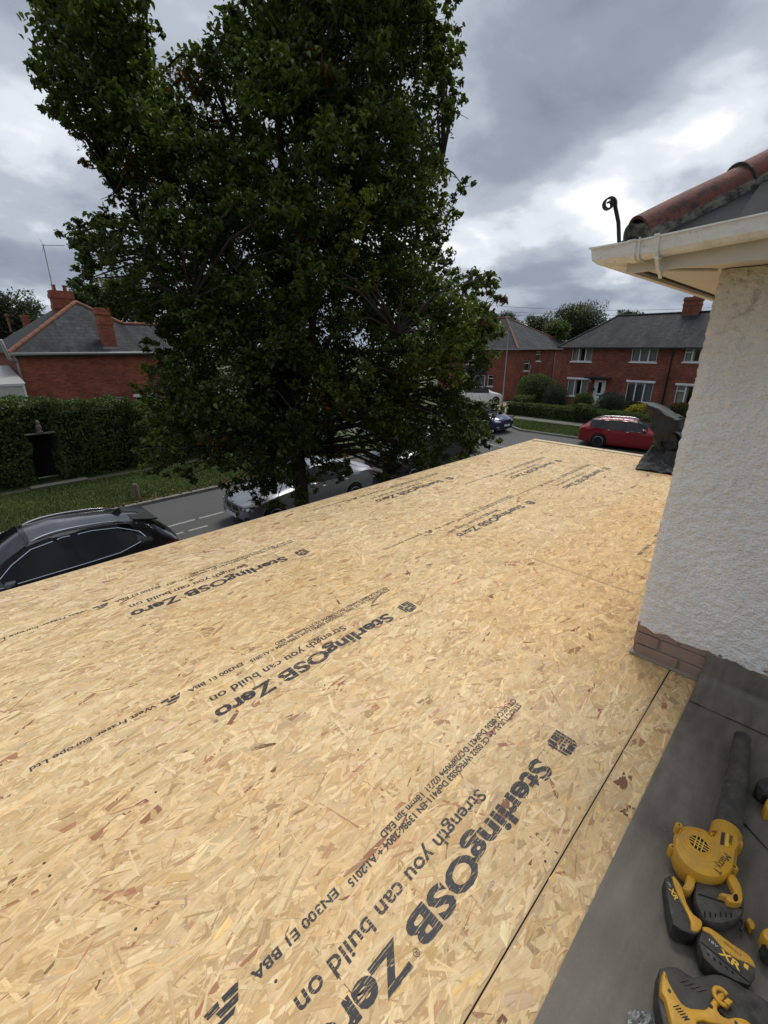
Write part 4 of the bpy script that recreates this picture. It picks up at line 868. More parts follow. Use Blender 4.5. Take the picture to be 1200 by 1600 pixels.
def make_car(name, label, loc, rotz, st, win, wheels, rw, mat, rail=None, spokes=10, chrome_windows=False, rim='alloy', group=None, pillars=(6,)):
    """st: stations front to rear (x, (sill y,z), (mid y,z), (belt y,z), (roof edge y,z), centre z)
       win: {name: (band, first interval, last interval)}"""
    car = thing(name, label, 'car', loc, rotz, group)
    bm = bmesh.new(); rows = []; cl = bm.edges.layers.float.new('crease_edge'); vl = bm.verts.layers.float.new('crease_vert')
    for x, a, b, c, d, zc in st:
        half = [(a[0] * .55, a[1] - .0), a, b, c, d, (d[0] * .5, (d[1] + zc) / 2 + .004)]
        pts = [(0, a[1])] + half + [(0, zc)] + [(-y, z) for y, z in reversed(half)]
        bow = lambda y: .10 * (abs(y) / .92) ** 2 * (1 if x < .5 else (-1 if x > st[-1][0] - .3 else 0))
        rows.append([bm.verts.new((x + bow(y), y, z)) for y, z in pts])
    n = len(rows[0]); faces = {}
    for i in range(len(rows) - 1):
        for j in range(n):
            f = bm.faces.new((rows[i][j], rows[i][(j + 1) % n], rows[i + 1][(j + 1) % n], rows[i + 1][j])); faces[i, j] = f; f.smooth = True
    for r_, rev in ((rows[0], False), (rows[-1], True)):
        f = bm.faces.new(r_ if rev else r_[::-1]); f.smooth = True
    # side bands: 0 floor.. 4 = belt to roof edge (j=4), mirrored j = n-5 ; top bands j=5,6 and n-6,n-7
    for i in range(len(rows) - 1):
        for j, cv in ((2, .5), (4, .55), (5, .3), (n - 2, .5), (n - 4, .55), (n - 5, .3)):
            e = bm.edges.get((rows[i][j], rows[i + 1][j]))
            if e: e[cl] = cv
    parts = []; mi = 1
    for wname, (band, i0, i1) in win.items():
        if band == 'side': groups = [[faces[i, 4] for i in range(i0, i1 + 1)], [faces[i, n - 5] for i in range(i0, i1 + 1)]]
        else: groups = [[faces[i, j] for i in range(i0, i1 + 1) for j in (5, 6, n - 6, n - 7)]]
        for gfs in groups:
            rim_ = bmesh.ops.inset_region(bm, faces=gfs, thickness=.020 if band == 'side' else .030, depth=-.006, use_even_offset=True)['faces']
            for f in rim_: f.material_index = 99
            ge = set(e for f in gfs for e in f.edges); inner = [e for e in ge if sum(1 for f in e.link_faces if f in gfs) == 1]
            for e in inner: e[cl] = 1.0
            for v in set(v for f in gfs for v in f.verts):
                if sum(1 for f in v.link_faces if f in gfs) == 1: v[vl] = .85
            for f in gfs: f.material_index = mi
            parts.append(wname); mi += 1
    for i in pillars:
        for j in (4, n - 5): faces[i, j].material_index = 99
    for f in bm.faces:
        if f.material_index == 99: f.material_index = mi + 1
    bmesh.ops.recalc_face_normals(bm, faces=bm.faces)
    me = bpy.data.meshes.new('car_shell'); bm.to_mesh(me); bm.free()
    for k in range(mi + 2): me.materials.append(MAT['dark_void'])
    tmp = bpy.data.objects.new('car_shell', me); COL.objects.link(tmp); tmp.modifiers.new('s', 'SUBSURF').levels = 2
    cut = MB()
    for wx, wz, r_ in wheels:
        for s in (-1, 1): cut.lathe([(r_ * 1.13, .62), (r_ * 1.13, 1.2)] if s > 0 else [(r_ * 1.13, -1.2), (r_ * 1.13, -.62)], (wx, 0, wz), 'y', 36)
    cme = cut.mesh('arch_cutter', [MAT['dark_void']] * (mi + 2)); cb_ = bmesh.new(); cb_.from_mesh(cme); bmesh.ops.recalc_face_normals(cb_, faces=cb_.faces)
    for f in cb_.faces: f.material_index = mi
    cb_.to_mesh(cme); cb_.free(); ct = bpy.data.objects.new('arch_cutter', cme); COL.objects.link(ct)
    bo = tmp.modifiers.new('b', 'BOOLEAN'); bo.operation = 'DIFFERENCE'; bo.object = ct; bo.solver = 'EXACT'; bo.material_mode = 'INDEX'
    dg = bpy.context.evaluated_depsgraph_get(); ev = bpy.data.meshes.new_from_object(tmp.evaluated_get(dg))
    full = bmesh.new(); full.from_mesh(ev); bvh = BVHTree.FromBMesh(full)
    def extract(k, nm, m_, sm=True):
        b2 = bmesh.new(); b2.from_mesh(ev); bmesh.ops.delete(b2, geom=[f for f in b2.faces if f.material_index not in k], context='FACES')
        for f in b2.faces: f.material_index = 0; f.smooth = sm
        m2 = bpy.data.meshes.new(nm); b2.to_mesh(m2); b2.free(); m2.materials.append(MAT[m_]); m2.set_sharp_from_angle(angle=R_(42)); return link(nm, m2, car)
    body = extract((0,), 'body', mat); extract((mi + 1,), 'window_seal', 'gloss_black'); split_arches(extract((mi,), 'wheel_arch', 'wheel_well'), wheels)
    for k, wname in enumerate(parts):
        w = extract((k + 1,), wname, 'car_glass')
        if chrome_windows and win[wname][0] == 'side':
            b3 = bmesh.new(); b3.from_mesh(w.data); be = [e for e in b3.edges if e.is_boundary]
            if be:
                adj = {}
                for e in be:
                    for v in e.verts: adj.setdefault(v, []).append(e.other_vert(v))
                s0 = be[0].verts[0]; loop = [s0]; prev = None; cur = s0
                while True:
                    nx_ = [v for v in adj[cur] if v is not prev]
                    if not nx_ or nx_[0] is s0: break
                    prev, cur = cur, nx_[0]; loop.append(cur)
                    if len(loop) > 4000: break
                sg = 1 if loop[0].co.y > 0 else -1
                MB().tube([(v.co.x, v.co.y + sg * .004, v.co.z + .002) for v in loop], .0085, 5, closed=True).build('window_trim', MAT['chrome'], w, smooth=True)
            b3.free()
    bpy.data.objects.remove(tmp); bpy.data.objects.remove(ct); bpy.data.meshes.remove(cme)
    tw = wheels[0][2]
    for wx, wz, r_ in wheels:
        for s in (-1, 1):
            y = s * (rw - .105); q = MB(); tp_ = [(r_ * .66, -.10), (r_ * .93, -.105), (r_, -.075), (r_, .075), (r_ * .93, .105), (r_ * .66, .10)]
            w = q.lathe(tp_, (0, 0, 0), 'y', 32).build('wheel', MAT['tyre'], car, smooth=True, auto=50, loc=(wx, y, wz))
            ri = r_ * .68; q = MB(); o_ = -s
            q.lathe([(ri, .10 * o_), (ri * .94, .106 * o_), (ri * .90, .085 * o_), (ri * .88, -.02 * o_)], (0, 0, 0), 'y', 32, caps=False)
            for k in range(spokes):
                a = 2 * math.pi * k / spokes; i0 = len(q.v)
                q.add([(-.022, .09, .02), (.022, .09, .02), (.016, .098, ri * .92), (-.016, .098, ri * .92), (-.022, .06, .02), (.022, .06, .02), (.016, .07, ri * .92), (-.016, .07, ri * .92)], [(0, 1, 2, 3), (4, 7, 6, 5), (0, 4, 5, 1), (1, 5, 6, 2), (2, 6, 7, 3), (3, 7, 4, 0)])
                q.xf(Matrix.Scale(s, 4, (0, 1, 0)) @ Matrix.Rotation(a, 4, 'Y'), i0)
            q.lathe([(.055, .06 * o_), (.055, .098 * o_), (.0001, .10 * o_)], (0, 0, 0), 'y', 16)
            rimo = q.build('rim', MAT[rim], w, auto=40)
            MB().lathe([(ri * .86, -.01 * o_), (.0001, -.01 * o_)], (0, 0, 0), 'y', 24, caps=False).build('brake', MAT['trim_black'], w)
    def hit(o, d):
        h = bvh.ray_cast(Vector(o), Vector(d)); return (h[0], h[1]) if h[0] is not None else (None, None)
    def patch(nm, corners, axis, m_, off=.006, res=(8, 5), par=None, thick=.02):
        """panel that follows the body: four corners in (u,v), cast along the axis"""
        A, B, C, D = (Vector(c) for c in corners); P = []
        for i in range(res[0] + 1):
            for j in range(res[1] + 1):
                u, v = i / res[0], j / res[1]; w2 = (A * (1 - u) + B * u) * (1 - v) + (D * (1 - u) + C * u) * v
                o, d = {'front': ((-2, w2[0], w2[1]), (1, 0, 0)), 'rear': ((8, w2[0], w2[1]), (-1, 0, 0)), 'left': ((w2[0], 3, w2[1]), (0, -1, 0)), 'right': ((w2[0], -3, w2[1]), (0, 1, 0)), 'top': ((w2[0], w2[1], 3), (0, 0, -1))}[axis]
                h, nn = hit(o, d)
                if h is None: return None
                P.append((h + nn * off, h - nn * thick))
        q = MB(); n2 = res[1] + 1; tot = len(P); q.v = [tuple(p[0]) for p in P] + [tuple(p[1]) for p in P]
        for i in range(res[0]):
            for j in range(res[1]): a = i * n2 + j; q.f.append((a, a + 1, a + n2 + 1, a + n2))
        rimi = [i * n2 for i in range(res[0] + 1)] + [res[0] * n2 + j for j in range(1, n2)] + [i * n2 + n2 - 1 for i in range(res[0] - 1, -1, -1)] + [j for j in range(n2 - 2, 0, -1)]
        for a, b in zip(rimi, rimi[1:] + rimi[:1]): q.f.append((a, b, b + tot, a + tot))
        q.mi = [0] * len(q.f); return q.build(nm, MAT[m_], par or car, smooth=True, auto=50)
    def seam(pts, axis, m_='trim_black', r_=.0035, nm='panel_gap', off=.0, par=None):
        P = []
        for a, b in zip(pts[:-1], pts[1:]):
            for k in range(10):
                t = k / 10; u, v = a[0] + (b[0] - a[0]) * t, a[1] + (b[1] - a[1]) * t
                o, d = {'front': ((-2, u, v), (1, 0, 0)), 'rear': ((8, u, v), (-1, 0, 0)), 'left': ((u, 3, v), (0, -1, 0)), 'right': ((u, -3, v), (0, 1, 0)), 'top': ((u, v, 3), (0, 0, -1))}[axis]
                h, nn = hit(o, d)
                if h is not None: P.append(h + nn * off)
        if len(P) > 2: return MB().tube(P, r_, 5).build(nm, MAT[m_], par or body)
    def mirror_(x, z, yb):
        for s in (-1, 1):
            q = MB(); q.loft([[(x + dx * k - .02 * (1 - k), s * (yb + dy), z + .02 + dz * k) for dx, dz in ((-.08, -.05), (.06, -.06), (.08, .0), (.06, .075), (-.06, .07), (-.10, .01))] for dy, k in ((.0, .35), (.05, .8), (.10, 1), (.19, .95), (.23, .6))])
            mo = q.build('wing_mirror', MAT[mat], car, smooth=True, auto=60)
            MB().tube([(x + .03, s * (yb - .06), z - .01), (x + .02, s * (yb + .03), z + .01)], .025, 7).build('mirror_stalk', MAT['trim_black'], mo)
    def handle(x, z, s):
        h, nn = hit((x, s * 3, z), (0, -s, 0))
        if h is None: return
        q = MB().tube([h + Vector((dx, s * dy, 0)) for dx, dy in ((-.10, 0), (-.08, .025), (0, .032), (.08, .025), (.10, 0))], [.008, .012, .013, .012, .008], 7); q.build('door_handle', MAT[mat], car, smooth=True)
    if rail:
        x0, x1, y, dz = rail
        for s in (-1, 1):
            P = []
            for k in range(16):
                x = x0 + (x1 - x0) * k / 15; h, nn = hit((x, s * y, 3), (0, 0, -1))
                if h is not None: P.append(h + Vector((0, 0, dz * min(1, 3 * min(k, 15 - k) / 5))))
            if len(P) > 4: P = [P[0]] + [(P[k - 1] + P[k] * 2 + P[k + 1]) / 4 for k in range(1, len(P) - 1)] + [P[-1]]
            MB().tube(P, .016, 7).build('roof_rail', MAT['chrome'], car, smooth=True)
    def plate(axis, z, txt, m_='plate_white'):
        h, nn = hit((-2, 0, z), (1, 0, 0)) if axis == 'front' else hit((8, 0, z), (-1, 0, 0)); s = -1 if axis == 'front' else 1
        x = h.x + s * .03; po = MB().box((min(x, x + s * .008), -.26, z - .055), (max(x, x + s * .008), .26, z + .055)).build('number_plate', MAT[m_], car)
        MB().box((min(x, x - s * .05), -.2, z - .04), (max(x, x - s * .05), .2, z + .04)).build('plate_holder', MAT['trim_black'], po)
        if txt:
            v, f = text_shape(txt, .44, .10, .002); MB().add([(x + s * .0105, (s * (a - .22)), z - .036 + b) for a, b in v], f).build('plate_lettering', MAT['pen'], po, fixn=False)
    class K: pass
    k = K(); k.car, k.body, k.patch, k.seam, k.mirror, k.handle, k.plate, k.hit = car, body, patch, seam, mirror_, handle, plate, hit
    return k

# --- charcoal crossover, nearest, nose to the left
st = [(0.0, (.66, .34), (.74, .50), (.72, .68), (.50, .78), .82), (.16, (.84, .25), (.88, .50), (.84, .77), (.58, .88), .92), (.70, (.87, .22), (.915, .55), (.88, .92), (.66, 1.0), 1.03),
      (1.18, (.87, .22), (.92, .57), (.89, .99), (.74, 1.05), 1.08), (1.55, (.87, .22), (.92, .58), (.895, 1.01), (.68, 1.33), 1.38), (1.95, (.87, .22), (.92, .59), (.895, 1.02), (.61, 1.51), 1.56),
      (2.42, (.87, .22), (.92, .60), (.895, 1.035), (.60, 1.575), 1.625), (2.54, (.87, .22), (.92, .60), (.895, 1.04), (.60, 1.575), 1.625), (3.15, (.87, .23), (.92, .62), (.895, 1.07), (.595, 1.53), 1.59), (3.52, (.87, .25), (.92, .63), (.89, 1.13), (.58, 1.465), 1.53),
      (3.86, (.86, .28), (.91, .64), (.875, 1.19), (.56, 1.39), 1.45), (4.17, (.84, .31), (.89, .66), (.85, 1.08), (.66, 1.14), 1.16), (4.34, (.80, .33), (.86, .66), (.82, .98), (.62, 1.02), 1.03), (4.42, (.70, .38), (.78, .62), (.75, .86), (.5, .90), .91)]
c = make_car('parked_car', 'charcoal grey crossover with chrome roof rails parked just beyond the roof edge', (-1.48, 9.48, 0), 0, st, {'windscreen': ('top', 3, 4), 'front_side_window': ('side', 4, 5), 'rear_side_window': ('side', 7, 8), 'rear_window': ('top', 10, 10)}, [(.86, .34, .34), (3.52, .34, .34)], .92, 'paint_charcoal', rail=(2.05, 3.45, .50, .025))
for s, ax in ((-1, 'right'), (1, 'left')):
    c.seam([(1.42, .35), (1.40, .95)], ax); c.seam([(2.49, .30), (2.49, 1.03)], ax); c.seam([(3.35, .75), (3.45, 1.05)], ax); c.handle(2.28, .90, s); c.handle(3.18, .93, s)
    c.patch('tail_light', [(4.02, .86), (4.26, .84), (4.26, .98), (3.98, 1.0)], ax, 'lamp_red', .008); c.patch('headlight', [(.12, .70), (.42, .78), (.46, .86), (.14, .78)], ax, 'lamp_clear', .006)
    c.seam([(1.35, 1.005), (1.9, 1.02), (2.6, 1.035), (3.2, 1.06), (3.62, 1.16)], ax, 'chrome', .009, 'belt_trim', .006); c.seam([(1.42, 1.06), (1.70, 1.28), (2.0, 1.44), (2.45, 1.505), (2.9, 1.50), (3.3, 1.44), (3.62, 1.30), (3.70, 1.19)], ax, 'chrome', .009, 'window_trim', .014)
c.mirror(1.62, 1.06, .93); c.plate('front', .52, None); c.plate('rear', .80, None, 'plate_yellow')
c.seam([(1.98, -.58), (1.94, 0), (1.98, .58)], 'top', 'trim_black', .006, 'panel_gap')
q = MB(); q.loft([[(x, y * w, z) for y, z in ((-1, zb), (1, zb), (1, zb + t), (-1, zb + t))] for x, w, zb, t in ((3.62, .48, 1.452, .04), (3.88, .50, 1.395, .035), (4.06, .47, 1.37, .02))]); q.build('rear_spoiler', MAT['paint_charcoal'], c.car, auto=40)
q = MB(); q.loft([[(3.35, -.03, 1.53), (3.35, .03, 1.53), (3.55, .03, 1.50), (3.55, -.03, 1.50)], [(3.44, -.012, 1.585), (3.44, .012, 1.585), (3.53, .012, 1.575), (3.53, -.012, 1.575)], [(3.51, -.004, 1.62), (3.51, .004, 1.62), (3.54, .004, 1.615), (3.54, -.004, 1.615)]]); q.build('antenna_fin', MAT['trim_black'], c.car)
MB().tube([(4.10, -.05, 1.32), (4.18, .12, 1.22), (4.24, .45, 1.12)], .012, 6).build('rear_wiper', MAT['trim_black'], c.car)
MB().tube([(1.22, .55, 1.10), (1.24, .0, 1.13), (1.26, -.6, 1.09)], .012, 6).build('windscreen_wiper', MAT['trim_black'], c.car)

# --- silver saloon behind the trunk
st = [(0.0, (.66, .30), (.72, .44), (.70, .58), (.48, .66), .69), (.14, (.82, .21), (.86, .44), (.82, .66), (.58, .75), .79), (.65, (.86, .17), (.90, .50), (.865, .82), (.66, .89), .92), (1.25, (.86, .17), (.905, .52), (.87, .90), (.70, .96), .985), (1.52, (.86, .17), (.905, .53), (.875, .93), (.72, .99), 1.02),
      (1.90, (.86, .17), (.905, .54), (.875, .94), (.64, 1.22), 1.26), (2.25, (.86, .17), (.905, .54), (.875, .945), (.56, 1.37), 1.41), (2.62, (.86, .17), (.905, .54), (.875, .95), (.545, 1.385), 1.43), (2.72, (.86, .17), (.905, .54), (.875, .955), (.545, 1.385), 1.43), (3.30, (.86, .18), (.905, .55), (.875, .97), (.54, 1.345), 1.39),
      (3.60, (.86, .19), (.905, .56), (.875, .98), (.56, 1.27), 1.315), (4.02, (.85, .22), (.89, .57), (.855, .99), (.68, 1.05), 1.07), (4.48, (.81, .27), (.855, .57), (.82, .97), (.68, 1.04), 1.055), (4.60, (.74, .30), (.80, .57), (.77, .86), (.6, .96), .975), (4.63, (.68, .34), (.74, .56), (.72, .80), (.5, .84), .85)]
c = make_car('parked_car', 'silver saloon car parked on the road behind the tree trunk', (4.90, 10.75, 0), 0, st, {'windscreen': ('top', 4, 5), 'front_side_window': ('side', 5, 6), 'rear_side_window': ('side', 8, 9), 'rear_window': ('top', 10, 10)}, [(.82, .325, .325), (3.63, .325, .325)], .905, 'paint_silver', pillars=(7,))
for s, ax in ((-1, 'right'), (1, 'left')):
    c.seam([(1.62, .30), (1.58, .90)], ax); c.seam([(2.67, .28), (2.67, .94)], ax); c.seam([(3.45, .62), (3.42, .95)], ax); c.handle(2.45, .84, s); c.handle(3.30, .86, s)
    c.patch('tail_light', [(4.36, .76), (4.60, .74), (4.60, .90), (4.28, .92)], ax, 'lamp_red', .008)
    c.patch('headlight', [(s * .40, .56), (s * .80, .60), (s * .80, .70), (s * .42, .655)], 'front', 'lamp_dark', .006, (8, 4))
    c.patch('headlight_lens', [(s * .50, .585), (s * .58, .59), (s * .58, .645), (s * .50, .64)], 'front', 'lamp_clear', .012, (4, 4)); c.patch('headlight_lens', [(s * .65, .60), (s * .73, .605), (s * .73, .66), (s * .65, .655)], 'front', 'lamp_clear', .012, (4, 4))
    gk = c.patch('kidney_grille', [(s * .04, .50), (s * .33, .52), (s * .30, .645), (s * .04, .635)], 'front', 'trim_black', .006, (8, 4)); c.patch('grille_chrome', [(s * .04, .487), (s * .33, .507), (s * .33, .522), (s * .04, .502)], 'front', 'chrome', .012, (8, 1))
    c.patch('bumper_intake', [(s * .55, .30), (s * .74, .33), (s * .72, .42), (s * .55, .40)], 'front', 'trim_black', .004, (4, 3)); c.seam([(.5, s * .42), (1.0, s * .52), (1.45, s * .60)], 'top', 'paint_silver', .012, 'bonnet_crease', -.004)
c.seam([(.06, -.5), (.02, 0), (.06, .5)], 'top', 'trim_black', .005); c.patch('lower_intake', [(-.42, .25), (.42, .25), (.42, .31), (-.42, .31)], 'front', 'trim_black', .005, (8, 2)); c.patch('bumper_lip', [(-.7, .205), (.7, .205), (.7, .232), (-.7, .232)], 'front', 'plate_white', .012, (12, 1))
h, nn = c.hit((.16, 0, 3), (0, 0, -1)); bdg = MB().lathe([(.0001, .010), (.040, .008), (.044, -.01)], (h.x - .06, 0, h.z - .035), n=24).build('bonnet_badge', MAT['trim_black'], c.car)
for k in range(4):
    q = MB(); a0 = k * math.pi / 2; q.add([(h.x - .06, 0, h.z - .0235)] + [(h.x - .06 + .027 * math.cos(a0 + t), .027 * math.sin(a0 + t), h.z - .0235) for t in np.linspace(0, math.pi / 2, 6)], [(0, 1, 2, 3, 4, 5, 6)]); q.build('badge_quarter', MAT['badge_blue' if k % 2 else 'plate_white'], bdg)
c.mirror(1.98, .96, .90); c.plate('front', .40, None); c.plate('rear', .72, None, 'plate_yellow')
q = MB()
for k, w in enumerate((.05, .045, .02, .05, .045, .05)): q.add([(-.006 - .03, .19 - k * .066, .37), (-.036, .19 - k * .066 - w, .37), (-.036, .19 - k * .066 - w, .43), (-.036, .19 - k * .066, .43)], [(0, 1, 2, 3)])

# --- black off-roader behind the silver saloon
suv = [(x * 1.03, (a[0] * 1.02, a[1] + .06), (b[0] * 1.02, b[1] + .10), (c_[0] * 1.02, c_[1] + .12), (d[0] * 1.03, d[1] + .13), z + .13) for x, a, b, c_, d, z in [
      (0.0, (.74, .30), (.80, .48), (.80, .72), (.62, .86), .88), (.12, (.84, .25), (.88, .50), (.86, .80), (.62, .92), .95), (.70, (.87, .22), (.915, .55), (.88, .92), (.68, 1.0), 1.02), (1.18, (.87, .22), (.92, .57), (.89, .97), (.76, 1.03), 1.05), (1.50, (.87, .22), (.92, .58), (.895, .98), (.70, 1.32), 1.36), (1.80, (.87, .22), (.92, .59), (.895, .99), (.66, 1.52), 1.56),
      (2.42, (.87, .22), (.92, .60), (.895, 1.0), (.65, 1.56), 1.60), (2.54, (.87, .22), (.92, .60), (.895, 1.0), (.65, 1.56), 1.60), (3.45, (.87, .23), (.92, .62), (.895, 1.0), (.64, 1.55), 1.59), (4.10, (.86, .28), (.91, .64), (.875, 1.0), (.62, 1.50), 1.54), (4.30, (.84, .31), (.89, .66), (.86, 1.0), (.68, 1.08), 1.10), (4.40, (.74, .36), (.80, .62), (.78, .86), (.55, .92), .93)]]
c = make_car('parked_car', 'black off-road car parked behind the silver saloon under the branches', (10.30, 10.72, 0), 0, suv, {'windscreen': ('top', 3, 4), 'front_side_window': ('side', 4, 5), 'rear_side_window': ('side', 7, 8), 'rear_window': ('top', 9, 9)}, [(.88, .37, .37), (3.60, .37, .37)], .935, 'paint_black', rail=(2.0, 3.9, .54, .04))
for s, ax in ((-1, 'right'), (1, 'left')):
    c.patch('headlight', [(s * .46, .78), (s * .80, .78), (s * .80, .88), (s * .46, .90)], 'front', 'lamp_clear', .008, (6, 4)); c.handle(2.35, 1.02, s); c.handle(3.25, 1.03, s); c.patch('fog_light', [(s * .60, .48), (s * .76, .48), (s * .76, .54), (s * .60, .54)], 'front', 'lamp_clear', .008, (4, 2))
for k in range(4): c.patch('grille_bar', [(-.44, .76 + k * .035), (.44, .76 + k * .035), (.44, .776 + k * .035), (-.44, .776 + k * .035)], 'front', 'chrome' if k in (0, 3) else 'trim_black', .012, (8, 1))
c.patch('bumper_trim', [(-.7, .40), (.7, .40), (.7, .425), (-.7, .425)], 'front', 'chrome', .012, (12, 1)); c.mirror(1.62, 1.16, .93); c.plate('front', .58, None); c.plate('rear', .9, None, 'plate_yellow')

# --- blue hatchback, nose towards the viewer, at the far kerb
hb = [(0.0, (.66, .30), (.72, .46), (.70, .62), (.48, .72), .75), (.14, (.82, .21), (.86, .46), (.82, .70), (.58, .80), .84), (.60, (.86, .17), (.90, .50), (.865, .86), (.66, .94), .97), (1.02, (.86, .17), (.905, .52), (.87, .94), (.72, 1.01), 1.04), (1.45, (.86, .17), (.905, .54), (.875, .95), (.64, 1.26), 1.30), (1.85, (.86, .17), (.905, .54), (.875, .96), (.57, 1.42), 1.46),
      (2.35, (.86, .17), (.905, .54), (.875, .97), (.555, 1.44), 1.485), (2.45, (.86, .17), (.905, .54), (.875, .975), (.555, 1.44), 1.485), (3.10, (.86, .18), (.905, .55), (.875, 1.0), (.55, 1.41), 1.455), (3.62, (.85, .22), (.89, .58), (.86, 1.03), (.54, 1.36), 1.40), (3.95, (.83, .25), (.87, .60), (.84, .98), (.66, 1.04), 1.06), (4.14, (.78, .28), (.83, .60), (.80, .88), (.6, .93), .94), (4.20, (.68, .34), (.74, .56), (.72, .76), (.5, .80), .81)]
HW = {'windscreen': ('top', 3, 4), 'front_side_window': ('side', 4, 5), 'rear_side_window': ('side', 7, 8), 'rear_window': ('top', 9, 9)}
c = make_car('parked_car', 'dark blue hatchback facing the viewer at the far kerb beside the tree', (22.35, 12.75, 0), R_(84), hb, HW, [(.80, .32, .32), (3.38, .32, .32)], .90, 'paint_blue')
for s in (-1, 1): c.patch('headlight', [(s * .44, .64), (s * .80, .66), (s * .78, .78), (s * .50, .73)], 'front', 'lamp_clear', .008, (6, 4)); c.patch('fog_light', [(s * .56, .34), (s * .74, .36), (s * .74, .42), (s * .56, .40)], 'front', 'lamp_clear', .006, (4, 2))
c.patch('grille', [(-.36, .54), (.36, .54), (.42, .66), (-.42, .66)], 'front', 'trim_black', .006, (8, 4)); c.patch('grille_chrome', [(-.38, .60), (.38, .60), (.38, .615), (-.38, .615)], 'front', 'chrome', .012, (8, 1)); c.patch('lower_intake', [(-.5, .28), (.5, .28), (.5, .36), (-.5, .36)], 'front', 'trim_black', .005, (8, 2)); c.patch('bumper_lip', [(-.6, .215), (.6, .215), (.6, .235), (-.6, .235)], 'front', 'chrome', .01, (8, 1)); c.mirror(1.5, .99, .90); c.plate('front', .46, None)

# --- red estate beyond the roof end
es = [(0.0, (.66, .30), (.72, .46), (.70, .62), (.48, .70), .73), (.14, (.82, .21), (.86, .46), (.82, .69), (.58, .78), .82), (.60, (.86, .17), (.90, .50), (.865, .85), (.66, .92), .95), (1.10, (.86, .17), (.905, .52), (.87, .93), (.72, .99), 1.02), (1.55, (.86, .17), (.905, .54), (.875, .94), (.64, 1.25), 1.29), (2.0, (.86, .17), (.905, .54), (.875, .95), (.57, 1.40), 1.44), (2.45, (.86, .17), (.905, .54), (.875, .96), (.555, 1.425), 1.47), (2.55, (.86, .17), (.905, .54), (.875, .965), (.555, 1.425), 1.47),
      (3.25, (.86, .18), (.905, .55), (.875, .985), (.55, 1.41), 1.455), (3.35, (.86, .18), (.905, .55), (.875, .99), (.55, 1.405), 1.45), (3.98, (.85, .22), (.89, .58), (.86, 1.04), (.53, 1.35), 1.39), (4.32, (.83, .25), (.87, .60), (.84, .98), (.66, 1.05), 1.07), (4.48, (.78, .28), (.83, .60), (.80, .88), (.6, .93), .94), (4.54, (.68, .34), (.74, .56), (.72, .76), (.5, .80), .81)]
es = [(x, (a[0], a[1] * .95), (b[0], b[1] * .95), (c_[0], c_[1] * .94), (d[0], d[1] * .94), z * .94) for x, a, b, c_, d, z in es]
c = make_car('parked_car', 'red estate car parked beyond the far end of the boarded roof', (23.60, 4.42, 0), R_(99), es, {'windscreen': ('top', 3, 4), 'front_side_window': ('side', 4, 5), 'rear_side_window': ('side', 7, 7), 'quarter_window': ('side', 9, 9), 'rear_window': ('top', 10, 10)}, [(.86, .33, .33), (3.49, .33, .33)], .905, 'paint_red', rail=(2.1, 3.85, .47, .035), pillars=(6, 8))
for s, ax in ((-1, 'right'), (1, 'left')):
    c.patch('tail_light', [(4.16, .82), (4.40, .80), (4.40, .94), (4.10, .96)], ax, 'lamp_red', .008); c.seam([(1.42, .30), (1.38, .92)], ax); c.seam([(2.50, .28), (2.50, .95)], ax); c.seam([(3.30, .60), (3.28, .98)], ax); c.handle(2.3, .86, s); c.handle(3.12, .88, s); c.patch('headlight', [(s * .44, .62), (s * .80, .64), (s * .78, .74), (s * .50, .71)], 'front', 'lamp_clear', .008, (6, 4))
c.mirror(1.62, .98, .90); c.plate('rear', .78, None, 'plate_yellow')

# --- white car on the driveway
c = make_car('parked_car', 'white car on the driveway of the house beyond the tree', (33.9, 20.3, .06), R_(150), hb, HW, [(.80, .32, .32), (3.38, .32, .32)], .90, 'paint_white')
for s in (-1, 1): c.patch('headlight', [(s * .44, .64), (s * .80, .66), (s * .78, .78), (s * .50, .73)], 'front', 'lamp_clear', .008, (6, 4)); c.patch('tail_light', [(3.9, .8), (4.1, .78), (4.1, .95), (3.86, .96)], 'left' if s > 0 else 'right', 'lamp_red', .008)
c.mirror(1.5, .99, .90)
# ---------------------------------------------------------------- houses across the road
def at_x(px, py, x): d = ray(px, py); t = x / d[0]; return Vector((x, d[1] * t, CAM_Z + d[2] * t))
def at_y(px, py, y): d = ray(px, py); t = y / d[1]; return Vector((d[0] * t, y, CAM_Z + d[2] * t))
def facade(root, org, axis, plane, u0, u1, z0, z1, openings, mat, depth=.11, name='wall'):
    """axis 'y': wall in plane x=plane facing -X (u is y); axis 'x': plane y=plane facing -Y (u is x)"""
    us = sorted({u0, u1} | {o[0] for o in openings} | {o[1] for o in openings}); zs = sorted({z0, z1} | {o[2] for o in openings} | {o[3] for o in openings}); q = MB()
    P = lambda u, z, d=0: ((plane + d - org[0], u - org[1], z - org[2]) if axis == 'y' else (u - org[0], plane + d - org[1], z - org[2]))
    for i in range(len(us) - 1):
        for j in range(len(zs) - 1):
            cu_, cz = (us[i] + us[i + 1]) / 2, (zs[j] + zs[j + 1]) / 2
            if any(o[0] < cu_ < o[1] and o[2] < cz < o[3] for o in openings): continue
            q.add([P(us[i], zs[j]), P(us[i + 1], zs[j]), P(us[i + 1], zs[j + 1]), P(us[i], zs[j + 1])], [(0, 1, 2, 3)])
    for a, b, c, d in openings:
        for (ua, za), (ub, zb) in (((a, c), (b, c)), ((b, c), (b, d)), ((b, d), (a, d)), ((a, d), (a, c))): q.add([P(ua, za), P(ub, zb), P(ub, zb, depth + .02), P(ua, za, depth + .02)], [(0, 1, 2, 3)])
    return q.build(name, MAT[mat], root), P
